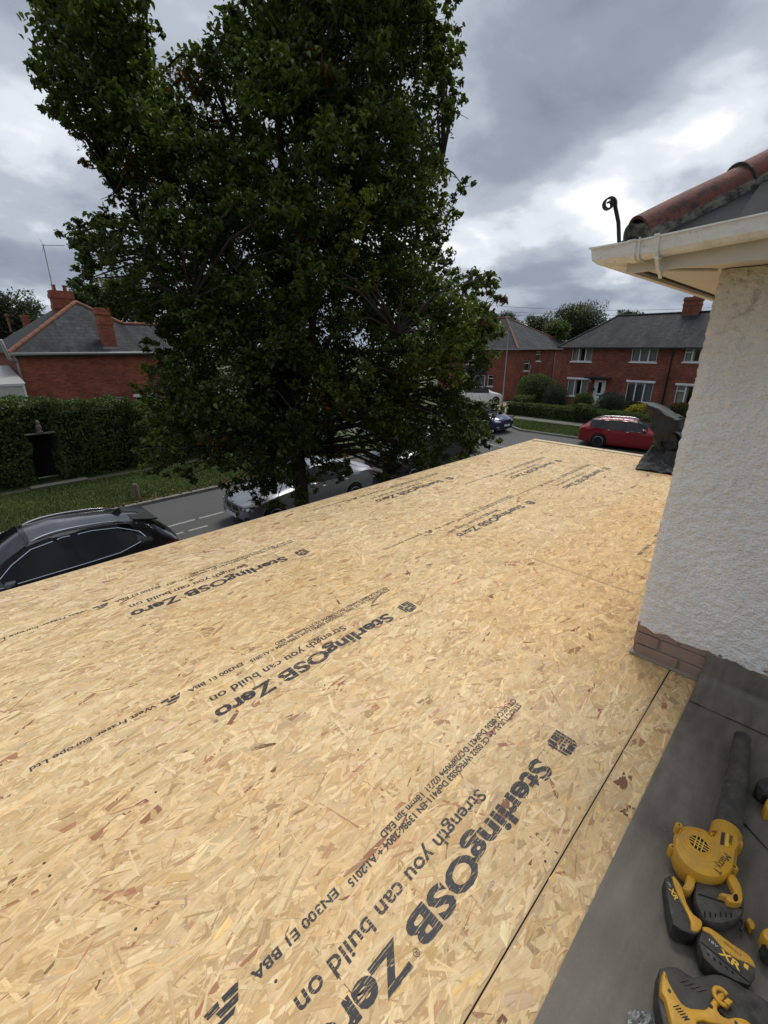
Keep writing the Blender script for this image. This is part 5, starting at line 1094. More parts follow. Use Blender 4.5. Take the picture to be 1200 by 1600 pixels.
def window(root, P, o, lights=3, sill=True, headb=False, curtain='net_curtain', top=False, dep=.07):
    a, b, c, d = o; t = .055; q = MB()
    def bx(q, u0, u1, z0, z1, d0, d1):
        p, r2 = P(u0, z0, d0), P(u1, z1, d1); q.box(tuple(min(x, y) for x, y in zip(p, r2)), tuple(max(x, y) for x, y in zip(p, r2)))
    bx(q, a, b, c, c + t, dep, dep + .05); bx(q, a, b, d - t, d, dep, dep + .05); bx(q, a, a + t, c + t, d - t, dep, dep + .05); bx(q, b - t, b, c + t, d - t, dep, dep + .05)
    w = q.build('window', MAT['white_paint'], root)
    for k in range(1, lights):
        u = a + (b - a) * k / lights; m_ = MB(); bx(m_, u - .04, u + .04, c + t, d - t, dep - .004, dep + .045); m_.build('mullion', MAT['white_paint'], w)
    if top:
        m_ = MB(); z = d - (d - c) * .3; bx(m_, a + (b - a) * (lights - 1) / lights + .04, b - t, z - .03, z + .03, dep - .002, dep + .046); m_.build('transom', MAT['white_paint'], w)
    for k in range(lights):
        g_ = MB(); ua, ub = a + (b - a) * k / lights, a + (b - a) * (k + 1) / lights; g_.add([P(ua + .03, c + t, dep + .02), P(ub - .03, c + t, dep + .02), P(ub - .03, d - t, dep + .02), P(ua + .03, d - t, dep + .02)], [(0, 1, 2, 3)]); g_.build('pane', MAT['window_glass'], w)
    if sill: s_ = MB(); bx(s_, a - .08, b + .08, c - .09, c - .002, -.06, dep + .05); s_.build('sill', MAT['white_paint'], w)
    if headb: s_ = MB(); bx(s_, a - .10, b + .10, d + .002, d + .14, -.05, .04); s_.build('head_board', MAT['white_paint'], w)
    if curtain:
        n = 40; vs = []; fs = []
        for i in range(n + 1):
            u = a + .02 + (b - a - .04) * i / n; dd = dep + .16 + .03 * math.sin(i * 1.3)
            vs += [P(u, c, dd), P(u, d, dd)]
        gaps = (range(int(n * .42), int(n * .58)) if curtain == 'curtain' else [])
        for i in range(n):
            if i in gaps: continue
            fs.append((2 * i, 2 * i + 2, 2 * i + 3, 2 * i + 1))
        MB().add(vs, fs).build('curtain', MAT[curtain], w)
    r2 = MB(); r2.add([P(a - .3, c - .3, .6), P(b + .3, c - .3, .6), P(b + .3, d + .3, .6), P(a - .3, d + .3, .6)], [(0, 1, 2, 3)]); r2.build('room_beyond', MAT['room_dark'], w)
    return w
def chimney(par, org, c, w, d, z0, z1, mat, pots=2, name='chimney'):
    q = MB(); x, y = c[0] - org[0], c[1] - org[1]; b = lambda e, za, zb: q.box((x - w / 2 - e, y - d / 2 - e, za - org[2]), (x + w / 2 + e, y + d / 2 + e, zb - org[2]))
    H = z1 - z0; b(0, z0, z0 + H * .62); b(.03, z0 + H * .62 + .001, z0 + H * .70); b(0, z0 + H * .70 + .001, z0 + H * .84); b(.05, z0 + H * .84 + .001, z0 + H * .93); b(.02, z0 + H * .93 + .001, z1)
    ch = q.build(name, MAT[mat], par)
    for k in range(pots):
        t = (k + .5) / pots - .5; px_, py_ = (x + t * w, y) if w > d else (x, y + t * d); MB().lathe([(.10, z1 - org[2]), (.085, z1 + .22 - org[2]), (.10, z1 + .24 - org[2]), (.10, z1 + .28 - org[2]), (.07, z1 + .28 - org[2]), (.07, z1 + .1 - org[2])], (px_, py_, 0), n=14).build('chimney_pot', MAT['ridge_clay'], ch, auto=40)
    return ch
def ridge_line(par, pts, org, mat='ridge_clay', r_=.10):
    for a, b in zip(pts[:-1], pts[1:]):
        a, b = Vector(a), Vector(b); L = (b - a).length; n = max(1, round(L / .45))
        for k in range(n):
            p0, p1 = a.lerp(b, k / n), a.lerp(b, (k + .97) / n); MB().tube([tuple(p - Vector(org)) for p in (p0, p1)], [r_, r_ * .92], 8).build('ridge_tile', MAT[mat], par, smooth=True, auto=50)

# --- semi-detached pair on the right
org = (37.0, 6.0, 0.0); X0 = 37.0
rh = thing('semi_detached_house', 'red brick semi-detached pair with white door behind the red car', 'house', org)
def oy(p0, p1): a, b = at_x(*p0, X0), at_x(*p1, X0); return (min(a.y, b.y), max(a.y, b.y), min(a.z, b.z), max(a.z, b.z))
U1, U2, U3 = oy((895, 543), (923.5, 565)), oy((988.5, 543), (1025, 566)), oy((1072, 544), (1104, 566)); G1, G2, G3 = oy((888, 593), (916, 619)), oy((980.5, 598), (1016, 626)), oy((1058, 602), (1096, 630)); DR = oy((929, 595), (948, 594)); DR = (DR[0], DR[1], .10, 2.12)
G1 = (G1[0], G1[1], .80, 2.10); G2 = (G2[0], G2[1], .70, 2.10); G3 = (G3[0], G3[1], .75, 2.05)
YL = 16.75; ZE = 4.55
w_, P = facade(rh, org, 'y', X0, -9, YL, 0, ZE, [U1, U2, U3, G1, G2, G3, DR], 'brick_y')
MB().box((.0, -15, 0), (7.2, -14.99, ZE)).build('gable_wall', MAT['brick_x2'], rh); MB().add([(0, YL - 6, 0), (7.2, YL - 6, 0), (7.2, YL - 6, ZE), (0, YL - 6, ZE)], [(0, 1, 2, 3)]).build('end_wall', MAT['brick_x2'], rh); MB().add([(7.2, -15, 0), (7.2, YL - 6, 0), (7.2, YL - 6, ZE), (7.2, -15, ZE)], [(0, 1, 2, 3)]).build('rear_wall', MAT['brick_y'], rh)
window(rh, P, U1, 3, curtain='curtain'); window(rh, P, U2, 3, curtain='net_curtain'); window(rh, P, U3, 3, curtain='curtain', top=True); window(rh, P, G1, 3, headb=True, curtain='curtain'); window(rh, P, G2, 3, headb=True); window(rh, P, G3, 3, headb=True, curtain='curtain', top=True)
q = MB(); a, b, c_, d = DR; q.box((.05, a - 6, c_), (.10, b - 6, d)); door = q.build('front_door', MAT['white_paint'], rh)
ym = (a + b) / 2 - 6
MB().box((.042, ym - .13, 1.15), (.049, ym + .13, 1.95)).build('door_glass', MAT['car_glass'], door); MB().box((.035, ym - .18, .95), (.049, ym + .18, 1.02)).build('letter_box', MAT['chrome'], door); MB().tube([(.04, b - 6 - .10, 1.10), (.0, b - 6 - .10, 1.10), (.0, b - 6 - .20, 1.10)], .012, 6).build('handle', MAT['chrome'], door)
for k in range(2): MB().box((.044, ym - .30, .25 + k * .36), (.0495, ym + .30, .5 + k * .36)).build('door_panel', MAT['white_paint'], door)
MB().bevbox((-.75, a - 6 - .35, 2.26), (.02, b - 6 + .55, 2.36), .02).build('door_canopy', MAT['slate_y'], rh)
MB().box((-.02, b - 6 + .22, 1.95), (-.10, b - 6 + .32, 2.12)).build('porch_lamp', MAT['white_paint'], rh); MB().box((-.5, a - 6 - .1, .0), (.0, b - 6 + .1, .13)).build('door_step', MAT['paving'], rh)
ov = .32; e0 = (X0 - ov, YL + ov, ZE - .03); r0 = (40.6, 14.2, 6.86); r1 = (40.6, -9.3, 6.95); bk = (44.5, YL + ov, ZE - .03)
o3 = Vector(org); L3 = lambda *p: tuple(Vector(p) - o3)
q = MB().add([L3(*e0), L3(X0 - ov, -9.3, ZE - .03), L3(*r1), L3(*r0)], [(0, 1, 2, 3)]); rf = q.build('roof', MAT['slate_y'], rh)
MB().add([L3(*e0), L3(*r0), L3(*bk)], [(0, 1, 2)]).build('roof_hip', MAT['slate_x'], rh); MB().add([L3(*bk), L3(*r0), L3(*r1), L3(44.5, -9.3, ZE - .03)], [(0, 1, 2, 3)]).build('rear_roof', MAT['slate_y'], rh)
MB().box(L3(X0 - ov - .10, -9.3, ZE - .12), L3(X0 - ov + .02, YL + ov, ZE - .035)).build('gutter', MAT['black_plastic_pipe'], rh); MB().box(L3(X0 - ov + .03, -9.3, ZE - .12), L3(X0 - .003, YL + ov - .02, ZE - .06)).build('soffit', MAT['trim_black'], rh)
ridge_line(rf, [r0, r1], org, 'slate_y', .09); ridge_line(rf, [e0, r0], org, 'slate_x', .09)
p = at_x(1082, 480, 40.6); zt = at_x(1083, 462, 40.6).z; chimney(rf, org, (40.6, p.y), .75, 1.05, 6.4, zt - .1, 'brick_y', 1)
p = at_x(1050, 560, X0 - .06); MB().tube([L3(X0 - .3, p.y, ZE - .1), L3(X0 - .07, p.y, ZE - .45), L3(X0 - .07, p.y, .15)], .04, 8).build('downpipe', MAT['black_plastic_pipe'], rh, smooth=True)
p = at_x(1040, 600, X0 - .10); tr = MB()
for k in range(7): tr.box(L3(X0 - .05, p.y - .32, .75 + k * .24), L3(X0 - .03, p.y + .32, .78 + k * .24))
for k in range(4): tr.box(L3(X0 - .029, p.y - .3 + k * .2, .6), L3(X0 - .012, p.y - .27 + k * .2, 2.4))
tr.build('wall_trellis', MAT['weathered_wood'], rh)
MB().box(L3(X0 - .25, G1[0] - .55, 1.35), L3(X0 - .004, G1[0] - .40, 1.52)).build('wall_lantern', MAT['iron'], rh)

# --- detached house seen past the tree
org = (37.0, 20.9, 0.0); o3 = Vector(org)
mh = thing('hipped_house', 'red brick hipped-roof house with small bay window right of the tree crown', 'house', org)
ZE2 = 4.42; PY = 20.9
def ox(p0, p1): a, b = at_y(*p0, PY), at_y(*p1, PY); return (min(a.x, b.x), max(a.x, b.x), min(a.z, b.z), max(a.z, b.z))
S1, S2 = ox((819.5, 563), (827, 579)), ox((838.5, 549), (844.5, 564))
BF = (24.1, 26.3, .6, 2.1); F1 = (23.0, 23.6, 1.1, 2.1); F2 = (24.2, 26.0, 3.0, 4.1)
w_, Pf = facade(mh, org, 'y', 37.0, 20.9, 29.5, 0, ZE2, [F1, F2], 'brick_y2'); w2, Ps = facade(mh, org, 'x', 20.9, 37.0, 48.5, 0, ZE2, [S1, S2], 'brick_x2', name='side_wall')
MB().add([L3(48.5, 20.9, 0), L3(48.5, 29.5, 0), L3(48.5, 29.5, ZE2), L3(48.5, 20.9, ZE2)], [(0, 1, 2, 3)]).add([L3(37, 29.5, 0), L3(48.5, 29.5, 0), L3(48.5, 29.5, ZE2), L3(37, 29.5, ZE2)], [(0, 1, 2, 3)]).build('rear_wall', MAT['brick_y2'], mh)
window(mh, Pf, F1, 1, curtain=None, top=True); window(mh, Pf, F2, 3, curtain='curtain'); window(mh, Ps, S1, 1, curtain=None, top=True); window(mh, Ps, S2, 1, curtain=None, top=True)
a0, a1, a2, a3 = (36.7, 20.6, ZE2 - .03), (48.8, 20.6, ZE2 - .03), (48.8, 29.8, ZE2 - .03), (36.7, 29.8, ZE2 - .03); q0, q1 = (41.0, 24.6, 7.15), (41.0, 26.0, 7.15)
rf = MB().add([L3(*a0), L3(*q0), L3(*q1), L3(*a3)], [(0, 1, 2, 3)]).build('roof', MAT['slate_y'], mh); MB().add([L3(*a0), L3(*a1), L3(*q0)], [(0, 1, 2)]).add([L3(*a3), L3(*q1), L3(*a2)], [(0, 1, 2)]).build('roof_hip', MAT['slate_x'], mh); MB().add([L3(*a1), L3(*a2), L3(*q1), L3(*q0)], [(0, 1, 2, 3)]).build('rear_roof', MAT['slate_y'], mh)
ridge_line(rf, [a0, q0, q1, a3], org, r_=.09); ridge_line(rf, [a1, q0], org, r_=.09)
MB().box(L3(36.58, 20.5, ZE2 - .13), L3(36.70, 29.8, ZE2 - .035)).box(L3(36.701, 20.48, ZE2 - .13), L3(48.8, 20.6, ZE2 - .036)).build('gutter', MAT['grey_plastic'], mh)
for px_, y0, m_ in ((868, 550, 'upvc'), (829, 570, 'upvc')):
    p = at_y(px_, y0, 20.83); MB().tube([L3(p.x, 20.83, ZE2 - .1 if px_ > 850 else 3.0), L3(p.x - (.5 if px_ < 850 else 0), 20.83, .2)], .05, 8).build('downpipe', MAT['grey_plastic'], mh, smooth=True)
MB().tube([L3(38.0, 20.8, 1.9), L3(41.0, 20.8, 1.75), L3(42.5, 20.8, 1.2)], .05, 7).build('waste_pipe', MAT['black_plastic_pipe'], mh)
bay = MB(); bp = [(37.0, 23.9), (36.2, 24.4), (36.2, 26.2), (37.0, 26.7)]
bay.prism([(x - org[0], y - org[1]) for x, y in bp], .05, .75); bo = bay.build('bay_window', MAT['brick_y2'], mh)
for (xa, ya), (xb, yb) in zip(bp[:-1], bp[1:]):
    v0, v1 = Vector((xa, ya, 0)), Vector((xb, yb, 0)); n = 3 if abs(xa - xb) < .1 else 1; q = MB()
    for z0, z1 in ((.75, .86), (2.0, 2.12)): q.tube([tuple(v0 + Vector((0, 0, (z0 + z1) / 2)) - o3), tuple(v1 + Vector((0, 0, (z0 + z1) / 2)) - o3)], .055, 4)
    for k in range(n + 1): p = v0.lerp(v1, k / n); q.tube([tuple(p + Vector((0, 0, .75)) - o3), tuple(p + Vector((0, 0, 2.1)) - o3)], .045, 4)
    fr_ = q.build('bay_frame', MAT['white_paint'], bo); MB().add([tuple(v + Vector((.02, 0, z)) - o3) for v, z in ((v0, .8), (v1, .8), (v1, 2.05), (v0, 2.05))], [(0, 1, 2, 3)]).build('pane', MAT['window_glass'], fr_)
MB().add([L3(36.99, 24.0, .7), L3(36.99, 26.6, .7), L3(36.99, 26.6, 2.1), L3(36.99, 24.0, 2.1)], [(0, 1, 2, 3)]).build('room_beyond', MAT['net_curtain'], bo)
MB().add([L3(37, 23.7, 2.12), L3(36.0, 24.3, 2.12), L3(36.0, 26.3, 2.12), L3(37, 26.9, 2.12), L3(37, 24.5, 2.85), L3(37, 26.1, 2.85)], [(0, 1, 4), (1, 2, 5, 4), (2, 3, 5), (0, 3, 2, 1)]).build('bay_roof', MAT['slate_y'], bo)
chimney(rf, org, (40.6, 27.0), .6, .9, 6.4, 8.2, 'brick_y2', 2)

# --- brick house behind the tall hedge on the left
PYL = 25.4; org = (2.9, PYL, 0); o3 = Vector(org)
lh = thing('side_gable_house', 'orange-red brick house side with slate hip roof behind the tall hedge', 'house', org)
xl = at_y(22, 552, PYL).x; xr = at_y(262, 549, PYL).x; ZL = 4.32
W1 = (at_y(139, 622, PYL).x, at_y(196, 622, PYL).x, 1.0, at_y(170, 621, PYL).z); W2 = (at_y(212, 621, PYL).x, at_y(246, 621, PYL).x, .8, at_y(225, 620, PYL).z + .02)
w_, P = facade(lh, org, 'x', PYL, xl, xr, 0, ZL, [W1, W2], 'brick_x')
MB().add([L3(xl, PYL, 0), L3(xl, PYL + 9, 0), L3(xl, PYL + 9, ZL), L3(xl, PYL, ZL)], [(0, 1, 2, 3)]).build('side_wall', MAT['brick_y2'], lh); MB().add([L3(xr, PYL, 0), L3(xr, PYL + 3, 0), L3(xr, PYL + 3, ZL), L3(xr, PYL, ZL)], [(0, 1, 2, 3)]).build('end_wall', MAT['brick_y2'], lh)
window(lh, P, W1, 2, sill=False, curtain='net_curtain'); window(lh, P, W2, 2, sill=False, headb=True, curtain=None)
MB().box(L3(W1[0] - .1, PYL - .012, W1[3] + .02), L3(W1[1] + .1, PYL + .05, W1[3] + .20)).build('lintel', MAT['brick_x2'], lh)
eo = .28; yf = PYL - eo; e_l, xmr = (xl - .22, yf, ZL), 9.05
apex = at_y(118, 472, PYL + 3.0); hw = apex.x - e_l[0]
ap = (apex.x, PYL + 3.0, apex.z); apb = (apex.x, PYL + 7.5, apex.z); mr = (apex.x + hw * 1.03, yf, ZL); slope = (apex.z - ZL) / (PYL + 3.0 - yf)
rf = MB().add([L3(*e_l), L3(*mr), L3(*ap)], [(0, 1, 2)]).build('roof', MAT['slate_x'], lh); MB().add([L3(*e_l), L3(*ap), L3(*apb), L3(xl - .22, PYL + 10, ZL)], [(0, 1, 2, 3)]).add([L3(*mr), L3(mr[0], PYL + 10, ZL), L3(*apb), L3(*ap)], [(0, 1, 2, 3)]).build('rear_roof', MAT['slate_y'], lh)
rz = at_y(210, 506, PYL + 1.25); rise = rz.z - ZL; dpt = rise / slope; xe = at_y(268, 549, yf).x; xrid = at_y(250, 507, yf + dpt).x; xs_ = apex.x + .2
rf2 = MB().add([L3(xs_, yf - .004, ZL + .002), L3(xe, yf - .004, ZL + .002), L3(xrid, yf + dpt, rz.z), L3(xs_, yf + dpt, rz.z)], [(0, 1, 2, 3)]).add([L3(xe, yf, ZL), L3(xe, yf + dpt * 2, ZL), L3(xrid, yf + dpt, rz.z)], [(0, 1, 2)]).add([L3(xe, yf + dpt * 2, ZL), L3(xs_, yf + dpt * 2, ZL), L3(xs_, yf + dpt, rz.z), L3(xrid, yf + dpt, rz.z)], [(0, 1, 2, 3)]).build('lower_roof', MAT['slate_x'], lh)
tcut = (rz.z - ZL) / (apex.z - ZL); jn = Vector(mr).lerp(Vector(ap), tcut)
ridge_line(rf, [e_l, ap], org, r_=.11); ridge_line(rf, [ap, tuple(jn)], org, r_=.10); ridge_line(rf2, [tuple(jn), (xrid, yf + dpt, rz.z)], org, r_=.09)
MB().tube([L3(e_l[0], yf - .05, ZL - .04), L3(xe, yf - .05, ZL - .04)], .06, 8).build('gutter', MAT['grey_plastic'], lh, smooth=True); MB().box(L3(xl, yf + .01, ZL - .16), L3(xe - .1, PYL - .003, ZL - .10)).build('soffit', MAT['trim_black'], lh)
c2 = at_y(163, 520, yf + .45); zt2 = at_y(160, 481, yf + .45).z; chb = chimney(rf, org, (c2.x + .12, yf + .55), .56, .55, ZL + .05, zt2, 'brick_x', 0); MB().box(L3(c2.x - .24, yf + .2, ZL + .10), L3(c2.x + .48, yf + .265, ZL + .24)).build('lead_flashing', MAT['grey_plastic'], chb)
c1 = at_y(97, 470, PYL + 4.5); zt1 = at_y(97, 455, PYL + 4.5).z; ch = chimney(rf, org, (c1.x, PYL + 4.5), .95, .62, 5.0, zt1, 'brick_x', 2)
pb, pt = at_y(82, 450, PYL + 4.4), at_y(67, 381, PYL + 4.4); an = thing('tv_aerial', 'thin television aerial on a tall pole above the left chimney', 'aerial', (pb.x, pb.y, pb.z - .4))
A3 = lambda p: tuple(Vector(p) - Vector((pb.x, pb.y, pb.z - .4)))
MB().tube([A3(pb - Vector((0, 0, .4))), A3(pt)], .022, 6).build('mast', MAT['grey_plastic'], an); b1, b2 = at_y(64, 383, PYL + 4.4), at_y(101, 384, PYL + 4.4); MB().tube([A3(b1), A3(b2)], .015, 6).build('boom', MAT['grey_plastic'], an)
for k in range(9):
    p = b1.lerp(b2, .12 + .86 * k / 8); MB().tube([A3(p + Vector((0, -.13, 0))), A3(p + Vector((0, .13, 0)))], .006, 4).build('element', MAT['grey_plastic'], an)
for s in (-1, 1): MB().tube([A3(b1.lerp(b2, .1)), A3(b1.lerp(b2, .0) + Vector((0, 0, s * .28)))], .010, 4).build('reflector', MAT['grey_plastic'], an)
MB().tube([L3(xl - .02, PYL - .06, ZL - .1), L3(xl + .02, PYL - .06, ZL - .3), L3(xl + .02, PYL - .06, 1.0)], .05, 7).build('downpipe', MAT['grey_plastic'], lh, smooth=True)
p0, p1, p2 = at_y(1, 531, 24.6), at_y(14, 560, 24.9), at_y(24, 566, 25.2); MB().tube([tuple(p0 - o3), tuple(p1 - o3), tuple(p2 - o3)], .06, 7).build('gutter', MAT['grey_plastic'], lh, smooth=True)
# neighbour further left with stacks
org = (-1.6, 33.0, 0); nb = thing('far_left_house', 'grey-roofed neighbouring house with two chimney stacks at the left edge', 'house', org); o3 = Vector(org)
MB().box(L3(-8, 33, 0), L3(3.4, 40, 4.2)).build('wall', MAT['brick_x'], nb); rf = MB().add([L3(-8.3, 32.6, 4.15), L3(3.7, 32.6, 4.15), L3(1.4, 36.2, 6.2), L3(-8.3, 36.2, 6.2), L3(3.7, 40, 4.15)], [(0, 1, 2, 3), (1, 4, 2)]).build('roof', MAT['slate_x'], nb)
for a, b in (((9, 20), (490, 524)), ((33, 50), (492, 520))):
    pa, pb_ = at_y(a[0], b[0], 36), at_y(a[1], b[1], 36); chimney(rf, org, ((pa.x + pb_.x) / 2, 36.0), abs(pb_.x - pa.x), .6, 5.4, pa.z, 'brick_x2', 0)
p = at_y(0, 590, 30.9); MB().box(L3(-6, 29.6, 2.6), L3(3.3, 32.9, 2.75)).build('flat_canopy', MAT['grey_plastic'], nb)
# white glazed lean-to at the left edge
cz0, cz1 = at_y(20, 626, 23.5), at_y(20, 600, 23.5); org = (cz0.x, 23.5, 0); cs = thing('glazed_lean_to', 'white framed glazed lean-to peeping over the hedge at left', 'conservatory', org); o3 = Vector(org)
xa, xb = -3.0, at_y(41, 612, 23.5).x
MB().box(L3(xa, 23.5, 0), L3(xb, 23.56, cz0.z)).build('dwarf_wall', MAT['white_paint'], cs)
for z0, z1 in ((cz0.z + .002, cz0.z + .07), (cz1.z - .08, cz1.z)): MB().box(L3(xa, 23.46, z0), L3(xb, 23.54, z1)).build('frame_rail', MAT['white_paint'], cs)
k = 0; x = xb
while x > xa: MB().box(L3(x - .07, 23.465, cz0.z + .071), L3(x, 23.535, cz1.z - .081)).build('frame_post', MAT['white_paint'], cs); MB().add([L3(x - .9, 23.5, cz0.z + .07), L3(x - .07, 23.5, cz0.z + .07), L3(x - .07, 23.5, cz1.z - .08), L3(x - .9, 23.5, cz1.z - .08)], [(0, 1, 2, 3)]).build('pane', MAT['curtain'], cs); x -= .9
MB().add([L3(xa, 23.44, cz1.z + .003), L3(xb + .05, 23.44, cz1.z + .003), L3(xb + .05, 27.2, cz1.z + .6), L3(xa, 27.2, cz1.z + .6)], [(0, 1, 2, 3)]).build('lean_to_roof', MAT['grey_plastic'], cs)
# ---------------------------------------------------------------- hedges, shrubs, trees
def tint(N, cols, s=.18):
    cols = np.array(cols); k = rng.integers(0, len(cols), N); return np.clip(cols[k] * rng.normal(1, s, (N, 1)), .002, 1)
def hedge(name, label, boxes, n, size, cols, wob=.12, cat='hedge', mat='hedge_leaf', run='x'):
    """boxes: (x0,y0,z0,x1,y1,z1) clipped volumes; foliage lies on their skins"""
    b0 = boxes[0]; org = ((b0[0] + b0[3]) / 2, (b0[1] + b0[4]) / 2, 0); root = thing(name, label, cat, org); q = MB(); pts = []; areas = []
    for b in boxes:
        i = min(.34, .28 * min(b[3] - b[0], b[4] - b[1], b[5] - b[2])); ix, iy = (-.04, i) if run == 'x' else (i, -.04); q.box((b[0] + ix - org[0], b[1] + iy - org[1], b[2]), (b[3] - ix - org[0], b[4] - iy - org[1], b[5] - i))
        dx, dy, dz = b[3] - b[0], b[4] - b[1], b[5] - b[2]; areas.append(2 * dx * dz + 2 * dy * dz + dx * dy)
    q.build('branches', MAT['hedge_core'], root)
    for b, A in zip(boxes, areas):
        m_ = int(n * A / sum(areas)); dx, dy, dz = b[3] - b[0], b[4] - b[1], b[5] - b[2]; fr = np.array([dx * dz, dx * dz, dy * dz, dy * dz, dx * dy]); f = rng.choice(5, m_, p=fr / fr.sum()); u, v, w = rng.random((3, m_)); w = np.abs(rng.normal(0, .11, m_))
        x = np.where(f < 2, b[0] + u * dx, np.where(f == 2, b[0] + w, np.where(f == 3, b[3] - w, b[0] + u * dx))); y = np.where(f == 0, b[1] + w, np.where(f == 1, b[4] - w, b[1] + v * dy)); y = np.where(f < 2, y, b[1] + (u if False else v) * dy); z = np.where(f == 4, b[5] - w, b[2] + np.where(f < 2, v, u) * dz)
        p = np.stack([x, y, z], 1); nn = np.array([[noise.noise(Vector(a) * 1.1), noise.noise(Vector(a) * 1.1 + Vector((9, 0, 0))), noise.noise(Vector(a) * 2.6 + Vector((0, 7, 0)))] for a in p]); p += nn * wob * np.array([1, 1, 1.1]); pts.append(p)
    p = np.concatenate(pts); patch = np.array([noise.noise(Vector(a) * .9) for a in p])[:, None]; t = tint(len(p), cols) * (1 + .45 * patch)
    quads_leaf('foliage', p - np.array(org), rng.uniform(size * .6, size * 1.4, len(p)), MAT[mat], np.clip(t, .002, 1), root); return root
def shrub(name, label, c, rad, n, size, cols, cat='bush', group=None):
    root = thing(name, label, cat, (c[0], c[1], .09), 0, group); d = rng.normal(0, 1, (n, 3)); d /= np.linalg.norm(d, axis=1, keepdims=True); d[:, 2] = np.where(d[:, 2] < -.55, -d[:, 2], d[:, 2])
    r_ = np.clip(rng.normal(.95, .07, n), .6, 1.1)[:, None]; lum = np.array([noise.noise(Vector(a) * 2.4) for a in d])[:, None]; p = d * r_ * (1 + .13 * lum) * np.array(rad); p[:, 2] = np.maximum(p[:, 2] + rad[2] * .9, .02)
    q = MB(); q.lathe([(.0001, .02)] + [(math.sin(a) * .82, 0) for a in ()] + [(max(.0001, math.cos(a)) * .80 * rad[0], rad[2] * .9 + math.sin(a) * .80 * rad[2]) for a in np.linspace(-1.1, 1.5, 9)], n=16); q.xf(Matrix.Scale(rad[1] / rad[0], 4, (0, 1, 0))); q.build('branches', MAT['hedge_core'], root)
    quads_leaf('foliage', p, rng.uniform(size * .6, size * 1.4, n), MAT['hedge_leaf'], np.clip(tint(n, cols) * (1 + .4 * lum), .002, 1), root); return root
GH = [(.066, .105, .028), (.085, .125, .035), (.048, .078, .021), (.105, .135, .046)]
# tall hedge on the left, with the gateway cut into it
HZ = lambda x: 2.98 - .09 * x if x < 3.2 else 2.82 - .14 * (x - 3.2)
gx0, gx1 = 1.85, 2.62; bx = [(-6, 18.7, 0, gx0, 20.1, 2.95), (gx0 - .1, 18.9, 1.85, gx1 + .1, 20.1, 2.92)]; x = gx1
while x < 12: bx.append((x, 18.75, 0, x + 1.25, 20.1, max(2.1, HZ(x)))); x += 1.2
hedge('tall_hedge', 'tall clipped green hedge with a dark gateway, left of the tree', bx, 120000, .095, GH, .20)
gt = thing('garden_gate', 'dark wooden gate deep in the gateway of the tall hedge', 'gate', ((gx0 + gx1) / 2, 19.75, .09))
for k in range(6): w = (gx1 - gx0) / 6; MB().box((-(gx1 - gx0) / 2 + k * w + .0015, 0, .05), (-(gx1 - gx0) / 2 + (k + 1) * w - .0015, .025, 1.84)).build('gate_board', MAT['hedge_core'], gt)
for z in (.35, 1.35): MB().box((-(gx1 - gx0) / 2, .026, z), ((gx1 - gx0) / 2, .06, z + .10)).build('gate_rail', MAT['trim_black'], gt)
nb_ = thing('hedge_ornament', 'small pale stone ornament above the gateway in the hedge', 'ornament', (2.25, 18.72, 1.86)); MB().lathe([(.10, .0), (.10, .05), (.05, .07), (.09, .16), (.07, .25), (.045, .30), (.065, .36), (.02, .42)], n=14).build('stone_figure', MAT['paving'], nb_, smooth=True); MB().box((-.42, -.08, -.04), (.42, .10, -.002)).build('stone_ledge', MAT['paving'], nb_)
MB_ = thing('path_slab', 'pale concrete edging slab at the foot of the tall hedge gateway', 'paving slab', (2.3, 18.45, .09)); MB().bevbox((-.75, -.30, .0), (.9, .05, .09), .01).build('slab', MAT['paving'], MB_)
ps = thing('timber_bollard', 'short weathered timber post in the grass verge near the kerb', 'bollard', (3.75, 14.75, .1)); MB().lathe([(.085, -.02), (.085, .42), (.075, .44)], n=12).build('post', MAT['weathered_wood'], ps, auto=40); MB().lathe([(.088, .44), (.06, .50), (.0001, .52)], n=12).build('cap', MAT['paving'], ps, auto=40)
# right-hand front gardens
bx = []; y = 2.0
while y < 15.2: bx.append((28.35 + (y - 8) * .01, y, 0, 29.25, y + 1.25, .95 + (.25 if 9.2 < y < 11.2 else 0))); y += 1.2
hedge('low_hedge', 'low clipped dark green hedge along the pavement behind the red car', bx, 30000, .09, GH, .08, run='y')
hedge('boundary_hedge', 'dark hedge between the driveway and the brick house garden', [(30.5, 16.4, 0, 36.3, 17.2, 1.1)], 9000, .09, GH, .12)
def sh_at(name, label, px, py, x, rad, n, size, cols): p = at_x(px, py, x); return shrub(name, label, (x, p.y), rad, n, size, cols)
sh_at('garden_bush', 'large dark green bush at the corner of the brick pair', 838, 612, 34.0, (1.35, 1.6, 1.25), 9000, .10, GH); sh_at('clipped_bush', 'rounded blue-green bush left of the white door window', 868, 618, 33.0, (.85, .95, .95), 7000, .06, [(.035, .055, .04), (.05, .07, .05)])
sh_at('clipped_bush', 'rounded blue-green bush right of the white front door', 956, 622, 32.5, (.85, .95, .85), 7000, .06, [(.03, .05, .034), (.045, .062, .042)]); sh_at('box_bush', 'yellow-green clipped box bush under the white window', 912, 625, 32.6, (.55, .75, .75), 6000, .06, [(.06, .095, .018), (.085, .12, .025)])
